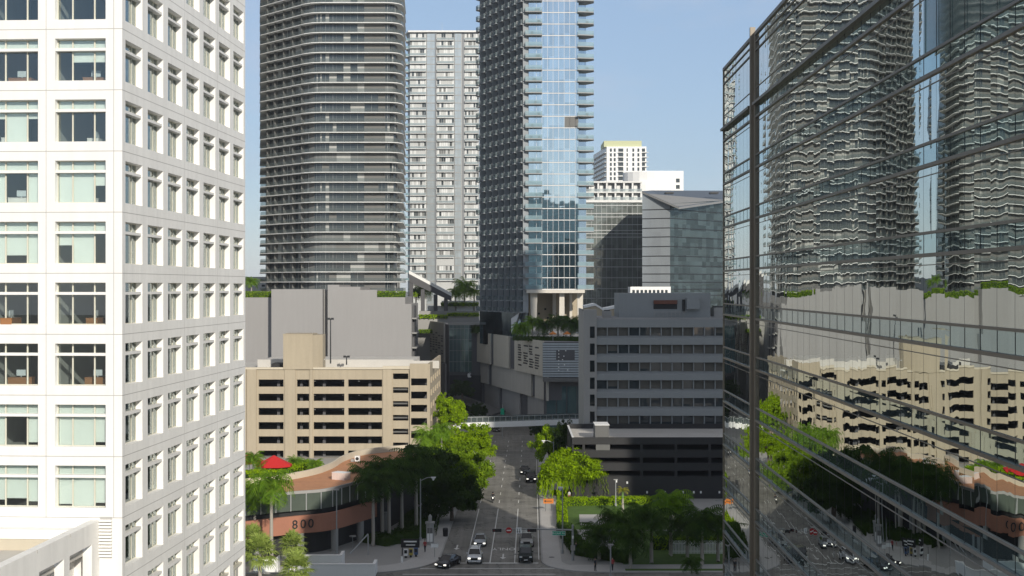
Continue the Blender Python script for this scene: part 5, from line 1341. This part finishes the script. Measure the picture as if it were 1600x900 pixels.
text_mb('Brickell Av', .40, .006, 'sign_white', 'lettering', ss, Matrix.Translation((0,-.042,0)) @ Matrix.Rotation(pi/2,4,'X')); MB().box(-.6,-.55,-.01,.01,.301,.5).box(.55,.6,-.01,.01,.301,.5).build('hanger', 'pole_grey', ss)
# other street furniture
os_ = thing('road_works_sign', 'orange road works board on thin legs by the right kerb', 'sign', GP(857,800)); zb_ = PZ(783,GP(857,800)[1])
MB().box(-.85, .85, -.04, .0, zb_-.4, zb_+.4).build('board', 'orange_paint', os_); MB().box(-.55,.55,-.046,-.041,zb_-.05,zb_+.05).q([(-.75,-.045,zb_),(-.45,-.045,zb_+.22),(-.45,-.045,zb_-.22)]).build('arrow', 'black', os_)
MB().box(-.5,-.45,0,.05,0,zb_+.3).box(.45,.5,0,.05,0,zb_+.3).build('legs', 'dark_metal', os_)
kk = thing('poster_column', 'pale poster column with round finial on the left pavement', 'kiosk', (*GP(672,852)[:2], .12))
MB().prism([(.62*cos(t*pi/3+.5), .62*sin(t*pi/3+.5)) for t in range(6)], 0, 3.0).build('body', 'concrete', kk); MB().box(-.4,.4,-.60,-.56,.5,1.7).build('poster', 'sign_white', kk); MB().box(-.36,.36,-.605,-.601,1.75,2.5).build('screen','concrete_dark',kk)
MB().tube([(0,0,3.0),(0,0,3.3),(0,0,3.31),(0,0,4.1),(0,0,4.4)], [.7,.72,.24,.28,.05], 12).build('finial', 'concrete', kk)
lb_ = thing('litter_bin', 'black litter bin on the left pavement near the poster column', 'bin', (*GP(696,839)[:2], .12)); MB().tube([(0,0,0),(0,0,1.1)], [.36,.42], 14).build('body', 'black', lb_); MB().tube([(0,0,1.102),(0,0,1.25)], [.45,.3], 14).build('lid', 'dark_metal', lb_)
if False: lb2 = dup(lb_, (*GP(904,800)[:2], .12), 0, 'black litter bin by the right hedge, before the weeping tree')
nb = thing('notice_board', 'dark notice board with white bars at the left corner', 'sign', (*GP(641,868)[:2], .12))
MB().box(-1.3, 1.3, -.08, .05, 1.0, 2.2).build('board', 'black', nb); MB().box(-.9,.9,-.09,-.082,1.75,1.95).box(-.6,.7,-.09,-.082,1.3,1.45).build('lettering_bars', 'sign_white', nb); MB().box(-1.1,-1.0,-.04,.04,0,1).box(1.0,1.1,-.04,.04,0,1).build('legs', 'dark_metal', nb)
mat('yellow_paint', (.40,.32,.06), .6, .1); mat('blue_paint', (.05,.10,.22), .5, .1)
for i, (px, py, cl, lb) in enumerate(((634,873,'sign_white','white newspaper box leftmost of the row at the left corner'),(642,872,'yellow_paint','yellow newspaper box in the row at the left corner'),(650,871,'blue_paint','blue newspaper box rightmost of the row at the left corner'))):
    t = thing('newspaper_box', lb, 'newspaper box', (*GP(px,py)[:2], .12), 0, 'newspaper boxes'); MB().box(-.25,.25,-.2,.2,.3,1.2).build('case', cl, t); MB().box(-.2,.2,-.21,-.202,.65,1.1).build('window', 'black', t); MB().box(-.15,.15,-.15,.15,0,.3).build('foot', 'dark_metal', t)
wsn = thing('street_sign', 'small white plate sign on a thin post at the left corner', 'sign', (*GP(679,872)[:2], .12)); MB().tube([(0,0,0),(0,0,2.0)], .04).build('post', 'pole_grey', wsn); MB().box(-.5,.5,-.06,-.045,1.35,1.9).build('plate', 'sign_white', wsn)
gs = thing('road_sign', 'small green sign beyond the footbridge', 'sign', (PX(785,330), 330, 0)); MB().tube([(0,0,0),(0,0,8.4)], .08).build('post', 'pole_grey', gs); MB().box(-.45,.45,-.12,-.09,PZ(646,330)-.3,PZ(638,330)).build('plate', 'sign_green', gs)
# white picket fence
x0, x1, Yf = PX(1046,187), PX(1150,187), 187.
wf = thing('picket_fence', 'white picket fence behind the corner palms at the lower right', 'fence', ((x0+x1)/2, Yf, .12)); h = (x1-x0)/2
n = 46; pk_ = MB()
for i in range(n): x = -h+2*h*i/(n-1); pk_.box(x-.07, x+.07, -.03, .0, .1, 1.95)
pk_.build('pickets', 'white_paint', wf); MB().box(-h,h,.003,.06,.4,.5).box(-h,h,.003,.06,1.5,1.6).build('rails', 'white_paint', wf)
# ------------------------------------------------------------------ vehicles
def loft(st, mts, name):
    mb = MB(); rings = []
    for y, w_, zb, zt in st: rings.append([(-w_*.9,y,zb),(-w_,y,zb+.14),(-w_,y,zt-.16),(-w_*.86,y,zt),(0,y,zt+.03),(w_*.86,y,zt),(w_,y,zt-.16),(w_,y,zb+.14),(w_*.9,y,zb)])
    for r in rings: mb.v += r
    k = 9
    for i in range(len(st)-1):
        for j in range(k): mb.f.append((i*k+j, i*k+(j+1)%k, (i+1)*k+(j+1)%k, (i+1)*k+j)); mb.m.append(0)
    mb.f.append(tuple(range(k))); mb.m.append(0); mb.f.append(tuple(reversed(range((len(st)-1)*k, len(st)*k)))); mb.m.append(0)
    return mb
WHEEL_T = MB().tube([(-.11,0,0),(.11,0,0)], .33, 18).mesh('tyre', 'tyre'); WHEEL_R = MB().tube([(-.118,0,0),(.118,0,0)], .20, 12).mesh('rim', 'steel')
def paint(n, c): plain(n, c, .22, .25, .6); return n
paint('paint_white', (.72,.73,.74)); paint('paint_silver', (.36,.38,.40)); paint('paint_black', (.012,.013,.015)); paint('paint_dark', (.03,.028,.03)); paint('paint_green', (.025,.035,.035)); paint('paint_beige', (.33,.33,.31))
plain('car_glass', (.015,.018,.02), .05, 0, .9)
def car(label, loc, rz, pm, kind='sedan', lit=True):
    t = thing('parked_car' if False else 'car', label, 'car', loc, rz)
    if kind == 'sedan':
        st = [(0,.74,.30,.60),(.12,.86,.20,.72),(1.25,.91,.20,.93),(3.75,.91,.20,1.0),(4.55,.87,.22,.96),(4.72,.78,.32,.82)]; cab = (1.15,1.98,3.25,4.15,.94,1.44,.80,.60); L = 4.72
    elif kind == 'jeep':
        st = [(0,.72,.42,.98),(.1,.88,.36,1.10),(1.5,.9,.36,1.16),(4.2,.9,.36,1.2),(4.3,.86,.45,1.1)]; cab = (1.45,1.75,4.0,4.22,1.15,1.85,.80,.74); L = 4.3
    else:
        st = [(0,.80,.36,.78),(.12,.93,.26,.98),(1.25,.96,.26,1.13),(4.3,.96,.26,1.16),(4.8,.92,.30,1.08),(4.9,.84,.40,.95)]; cab = (1.15,1.9,4.2,4.82,1.12,1.76,.86,.70); L = 4.9
    loft(st, 0, 'body').build('body', pm, t)
    y0, y1, y2, y3, z0, z1, wb_, wt_ = cab
    A = [(-wb_,y0,z0),(wb_,y0,z0),(wb_,y3,z0),(-wb_,y3,z0)]; B = [(-wt_,y1,z1),(wt_,y1,z1),(wt_,y2,z1),(-wt_,y2,z1)]
    MB().q([A[0],A[1],B[1],B[0]]).build('windscreen', 'car_glass', t); MB().q([A[2],A[3],B[3],B[2]]).build('rear_window', 'car_glass', t)
    MB().q([A[1],A[2],B[2],B[1]]).build('side_window', 'car_glass', t); MB().q([A[3],A[0],B[0],B[3]]).build('side_window', 'car_glass', t)
    rf = MB(); ins = .0; e = .05
    rf.v += [(B[0][0]-.03,y1-.06,z1),(B[1][0]+.03,y1-.06,z1),(B[2][0]+.03,y2+.06,z1),(B[3][0]-.03,y2+.06,z1),(-wt_*.85,y1+.12,z1+.05),(wt_*.85,y1+.12,z1+.05),(wt_*.85,y2-.1,z1+.05),(-wt_*.85,y2-.1,z1+.05)]
    for f in ((4,5,6,7),(0,1,5,4),(1,2,6,5),(2,3,7,6),(3,0,4,7)): rf.f.append(f); rf.m.append(0)
    for p, q in ((A[0],B[0]),(A[1],B[1]),(A[2],B[2]),(A[3],B[3])): rf.tube([p,q], .045, 6)
    rf.build('roof', pm, t)
    if kind == 'suv': MB().box(-wt_*.8,-wt_*.8+.05,y1+.3,y2-.2,z1+.06,z1+.12).box(wt_*.8-.05,wt_*.8,y1+.3,y2-.2,z1+.06,z1+.12).build('roof_rails', 'dark_metal', t)
    w0, zb, zt = st[1][1], st[1][2], st[1][3]
    for s in (-1, 1):
        MB().box(min(s*w0*.55,s*w0*.95), max(s*w0*.55,s*w0*.95), -.02, .16, zt-.27, zt-.10).build('headlight', 'lamp_lit' if lit else 'lamp_lens', t)
        MB().box(min(s*(wb_+.05),s*(wb_+.27)), max(s*(wb_+.05),s*(wb_+.27)), y0+.35, y0+.5, z0+.05, z0+.22).build('wing_mirror', pm, t)
        MB().box(min(s*w0*.5,s*w0*.93), max(s*w0*.5,s*w0*.93), L-.1, L+.02, zt-.1, zt+.06).build('tail_light', 'red_paint', t)
        for yy in (.85, L-.95):
            wr = 1.12 if kind != 'sedan' else 1.0; o = put('wheel', WHEEL_T, t, (s*(w0-.02), yy, .33*wr), 0, wr); put('rim', WHEEL_R, o)
    MB().box(-w0*.5, w0*.5, -.035, .06, zt-.42, zt-.12).build('grille', 'black', t); MB().box(-w0*.85, w0*.85, -.06, .1, zb+.06, zb+.24).build('bumper', 'black' if kind == 'jeep' else pm, t)
    MB().box(-.26, .26, -.068, -.061, zb+.10, zb+.22).build('number_plate', 'sign_white', t)
    return t
def lane(px, py): x, y, _ = GP(px, py); return (x, y, .01)
car('white sport utility car with black grille waiting at the stop line', lane(741,882), 0, 'paint_white', 'suv')
car('silver grey sedan with bright headlights behind the white car', lane(749.5,855), 0, 'paint_silver', 'sedan')
car('dark sedan turning at the left kerb corner', lane(688,889), -.42, 'paint_dark', 'sedan')
car('beige grey pickup-like utility car second in the right lane', lane(823,856), 0, 'paint_beige', 'suv', False)
car('black boxy off-road car first in the right lane at the stop line', lane(821.5,881), 0, 'paint_green', 'jeep', False)
car('black van-like car farther up the right lane by the weeping tree', lane(830,755), 0, 'paint_black', 'suv')
car('dark sedan with a lit headlight behind the black car up the street', lane(820,742), 0, 'paint_dark', 'sedan')
car('dark small car far away under the footbridge', lane(776,675), .1, 'paint_dark', 'sedan', False)
# ------------------------------------------------------------------ people and motorcycles
def figure(name, V, E, Rr, mats_, root, zcols):
    me = bpy.data.meshes.new(name); me.from_pydata(V, E, []); ob = bpy.data.objects.new(name, me); C.objects.link(ob)
    sk_ = ob.modifiers.new('s', 'SKIN'); sb = ob.modifiers.new('u', 'SUBSURF'); sb.levels = 2; sb.render_levels = 2
    for i, v in enumerate(me.skin_vertices[0].data): v.radius = Rr[i] if hasattr(Rr[i], '__len__') else (Rr[i], Rr[i]); v.use_root = (i == 0)
    dg_ = bpy.context.evaluated_depsgraph_get(); dg_.update(); m2 = bpy.data.meshes.new_from_object(ob.evaluated_get(dg_)); bpy.data.objects.remove(ob); m2.name = name
    m2.materials.clear()
    for x in mats_: m2.materials.append(M[x])
    for p in m2.polygons: p.use_smooth = True; p.material_index = zcols(p.center)
    o = bpy.data.objects.new(name, m2); C.objects.link(o); o.parent = root; return o
plain('hair', (.03,.02,.015), .7)
def person(label, loc, rz, shirt, trousers, stride=.18):
    t = thing('person', label, 'person', loc, rz); s = stride
    V = [(0,0,.95),(0,0,1.15),(0,-.01,1.40),(0,0,1.50),(0,-.02,1.60),(0,-.02,1.72),
         (.10,0,.90),(.11,-s*.6,.50),(.11,-s*.6,.10),(.11,-s*.6-.16,.05),(-.10,0,.90),(-.11,s*.5,.50),(-.11,s*.9,.12),(-.11,s*.9-.15,.06),
         (.19,0,1.40),(.25,s*.3,1.13),(.25,s*.1-.06,.90),(.25,s*.0-.1,.80),(-.19,0,1.40),(-.25,-s*.3,1.13),(-.25,-s*.6,.90),(-.25,-s*.7,.80)]
    E = [(0,1),(1,2),(2,3),(3,4),(4,5),(0,6),(6,7),(7,8),(8,9),(0,10),(10,11),(11,12),(12,13),(2,14),(14,15),(15,16),(16,17),(2,18),(18,19),(19,20),(20,21)]
    Rr = [(.15,.11),(.14,.10),(.17,.11),.06,.085,.07,.09,.065,.045,.04,.09,.065,.045,.04,.06,.045,.035,.03,.06,.045,.035,.03]
    figure('body', V, E, Rr, ['skin', shirt, trousers, 'black'], t, lambda c: 0 if c.z > 1.48 or (abs(c.x) > .2 and c.z < 1.12) else (1 if c.z > .93 else (2 if c.z > .12 else 3)))
    hb = MB(); 
    for i in range(5):
        for j in range(10):
            P = lambda a, b: (.105*cos(b)*cos(a), -.0+.115*sin(b)*cos(a)+.01, 1.70+.125*sin(a))
            a0, a1, b0, b1 = -.1+1.67*i/5, -.1+1.67*(i+1)/5, 2*pi*j/10, 2*pi*(j+1)/10; hb.q([P(a0,b0),P(a0,b1),P(a1,b1),P(a1,b0)])
    hb.build('hair', 'hair', t, True); return t
person('person in white top and red trousers walking by the weeping tree', (*GP(889.5,783)[:2],.12), .3, 'cloth_white', 'cloth_red')
person('person in dark clothes standing by the near right corner kerb', (*GP(930,894)[:2],.12), 1.0, 'cloth_dark', 'cloth_dark', .05)
person('person in a dark red top beside the short grey lamp post', (*GP(957,893)[:2],.12), -.6, 'cloth_red', 'cloth_dark')
person('person in dark clothes on the right pavement behind the signal mast', (*GP(900,868)[:2],.12), .2, 'cloth_dark', 'cloth_blue')
person('person in a red top on the left corner pavement', (*GP(664,864)[:2],.12), -.4, 'cloth_red', 'cloth_dark')
def rider(label, loc, rz):
    t = thing('motorcycle', label, 'motorcycle', loc, rz)
    for y in (0, 1.35):
        o = MB().tube([(-.06,y,.3),(.06,y,.3)], .3, 16).build('wheel', 'tyre', t); MB().tube([(-.065,y,.3),(.065,y,.3)], .17, 10).build('rim', 'steel', o)
    MB().prism([(-.13,.35),(.13,.35),(.16,1.1),(-.16,1.1)], .35, .75).build('frame', 'paint_black', t); MB().box(-.14,.14,.75,1.55,.752,.86).build('seat', 'black', t)
    MB().tube([(-.35,.35,1.05),(0,.28,1.02),(.35,.35,1.05)], .025).build('handlebar', 'steel', t); MB().tube([(0,.0,.3),(0,.28,1.0)], .05).build('fork', 'steel', t); MB().tube([(0,.12,.85),(0,.2,.85)], .1, 12).build('headlight', 'lamp_lit', t)
    return t
def rider_person(label, loc, rz, shirt):
    p = thing('person', label, 'person', loc, rz)
    V = [(0,1.0,.92),(0,.95,1.15),(0,.82,1.42),(0,.78,1.50),(0,.74,1.60),(0,.72,1.73),(.12,.9,.88),(.22,.5,.80),(.2,.62,.38),(.2,.48,.34),(-.12,.9,.88),(-.22,.5,.80),(-.2,.62,.38),(-.2,.48,.34),
         (.2,.8,1.40),(.33,.62,1.18),(.34,.38,1.08),(.33,.34,1.06),(-.2,.8,1.40),(-.33,.62,1.18),(-.34,.38,1.08),(-.33,.34,1.06)]
    E = [(0,1),(1,2),(2,3),(3,4),(4,5),(0,6),(6,7),(7,8),(8,9),(0,10),(10,11),(11,12),(12,13),(2,14),(14,15),(15,16),(16,17),(2,18),(18,19),(19,20),(20,21)]
    Rr = [(.15,.12),(.15,.11),(.17,.11),.06,.1,.09,.1,.075,.055,.045,.1,.075,.055,.045,.065,.05,.04,.035,.065,.05,.04,.035]
    figure('body', V, E, Rr, ['skin', shirt, 'cloth_dark', 'black'], p, lambda c: 0 if c.z > 1.46 else (1 if c.z > .95 else 2))
    hb = MB()
    for i in range(5):
        for j in range(10):
            P = lambda a, b: (.15*cos(b)*cos(a), .73+.17*sin(b)*cos(a), 1.68+.16*sin(a)); a0, a1, b0, b1 = -.5+2.07*i/5, -.5+2.07*(i+1)/5, 2*pi*j/10, 2*pi*(j+1)/10; hb.q([P(a0,b0),P(a0,b1),P(a1,b1),P(a1,b0)])
    hb.build('helmet', 'black', p, True)
for px, py, lb, sh in ((770,786,'nearest under the left trees','cloth_dark'),(766,746,'second up the street by the left trees','cloth_blue'),(768,710,'farthest up the street before the footbridge','cloth_dark')):
    l = lane(px, py); rider('black motorcycle '+lb, l, .0); rider_person('person in dark helmet riding the motorcycle '+lb, l, .0, sh)
# desks behind the white tower's windows
def desk(label, fx, fy, k, rz, col):
    Mx = wb.matrix_basis if False else Matrix.Translation(wb.location) @ Matrix.Rotation(wb.rotation_euler.z, 4, 'Z'); p = Mx @ Vector((fx, fy, JZ(k)+.302))
    t = thing('desk', label, 'desk', p, wb.rotation_euler.z+rz, 'desks in the white tower'); MB().box(-.8,.8,-.4,.4,.70,.75).build('top', col, t); MB().box(-.78,-.74,-.38,.38,0,.699).box(.74,.78,-.38,.38,0,.699).box(-.738,.738,-.38,-.34,.1,.699).build('panels', col, t)
    mo = MB().box(-.3,.3,-.05,0,.85,1.25).box(-.03,.03,-.04,-.01,.752,.85).build('monitor', 'screen', t)
for b in (0, 1):
    for k, cl in ((3,'wood'),(2,'sign_white'),(-1,'wood'),(-2,'wood'),(1,'sign_white')):
        nm = {3:'on the third floor up from eye level',2:'on the floor with the white table',-1:'on the brown desk floor with open blinds',-2:'on the lower floor with open blinds',1:'behind half drawn blinds'}[k]
        desk(('brown' if cl == 'wood' else 'white')+' office desk '+nm+(', right window' if b == 0 else ', left window'), fr_x(b)+R.uniform(1.0,2.4), R.uniform(1.2,2.6), k, R.choice((0,.15,1.57,-.2)), cl)
# ------------------------------------------------------------------ far tree belt along the horizon
r = random.Random(77); mb = MB()
for i in range(-60, 61):
    x = i*30; hgt = 9+4*sin(i*.7)+3*sin(i*1.9+1); y = 1250+60*sin(i*.33)
    for _ in range(70): leaf_cloud(mb, (x+r.uniform(-16,16), y+r.uniform(-20,20), hgt*.55), (5,5,hgt*.5), 1, 3.0, r)
    mb.prism([(x-15,y-12),(x+15,y-12),(x+15,y+12),(x-15,y+12)], 0, hgt*.7)
o = mb.build('far_trees', 'leaf_dark'); o['kind'] = 'stuff'
# ------------------------------------------------------------------ humid air
me = MB().box(-1500, 1500, -420, 2000, -1.2, 230)
mm = bpy.data.materials.new('haze_air'); mm.use_nodes = True; M['haze_air'] = mm
N_ = mm.node_tree.nodes; L_ = mm.node_tree.links; N_.remove(N_['Principled BSDF']); pv = N_.new('ShaderNodeVolumePrincipled')
pv.inputs['Color'].default_value = (.86,.91,1,1); pv.inputs['Density'].default_value = .00011; pv.inputs['Anisotropy'].default_value = .2
L_.new(pv.outputs[0], [n for n in N_ if n.type == 'OUTPUT_MATERIAL'][0].inputs['Volume'])
o = me.build('haze', 'haze_air'); o['kind'] = 'stuff'
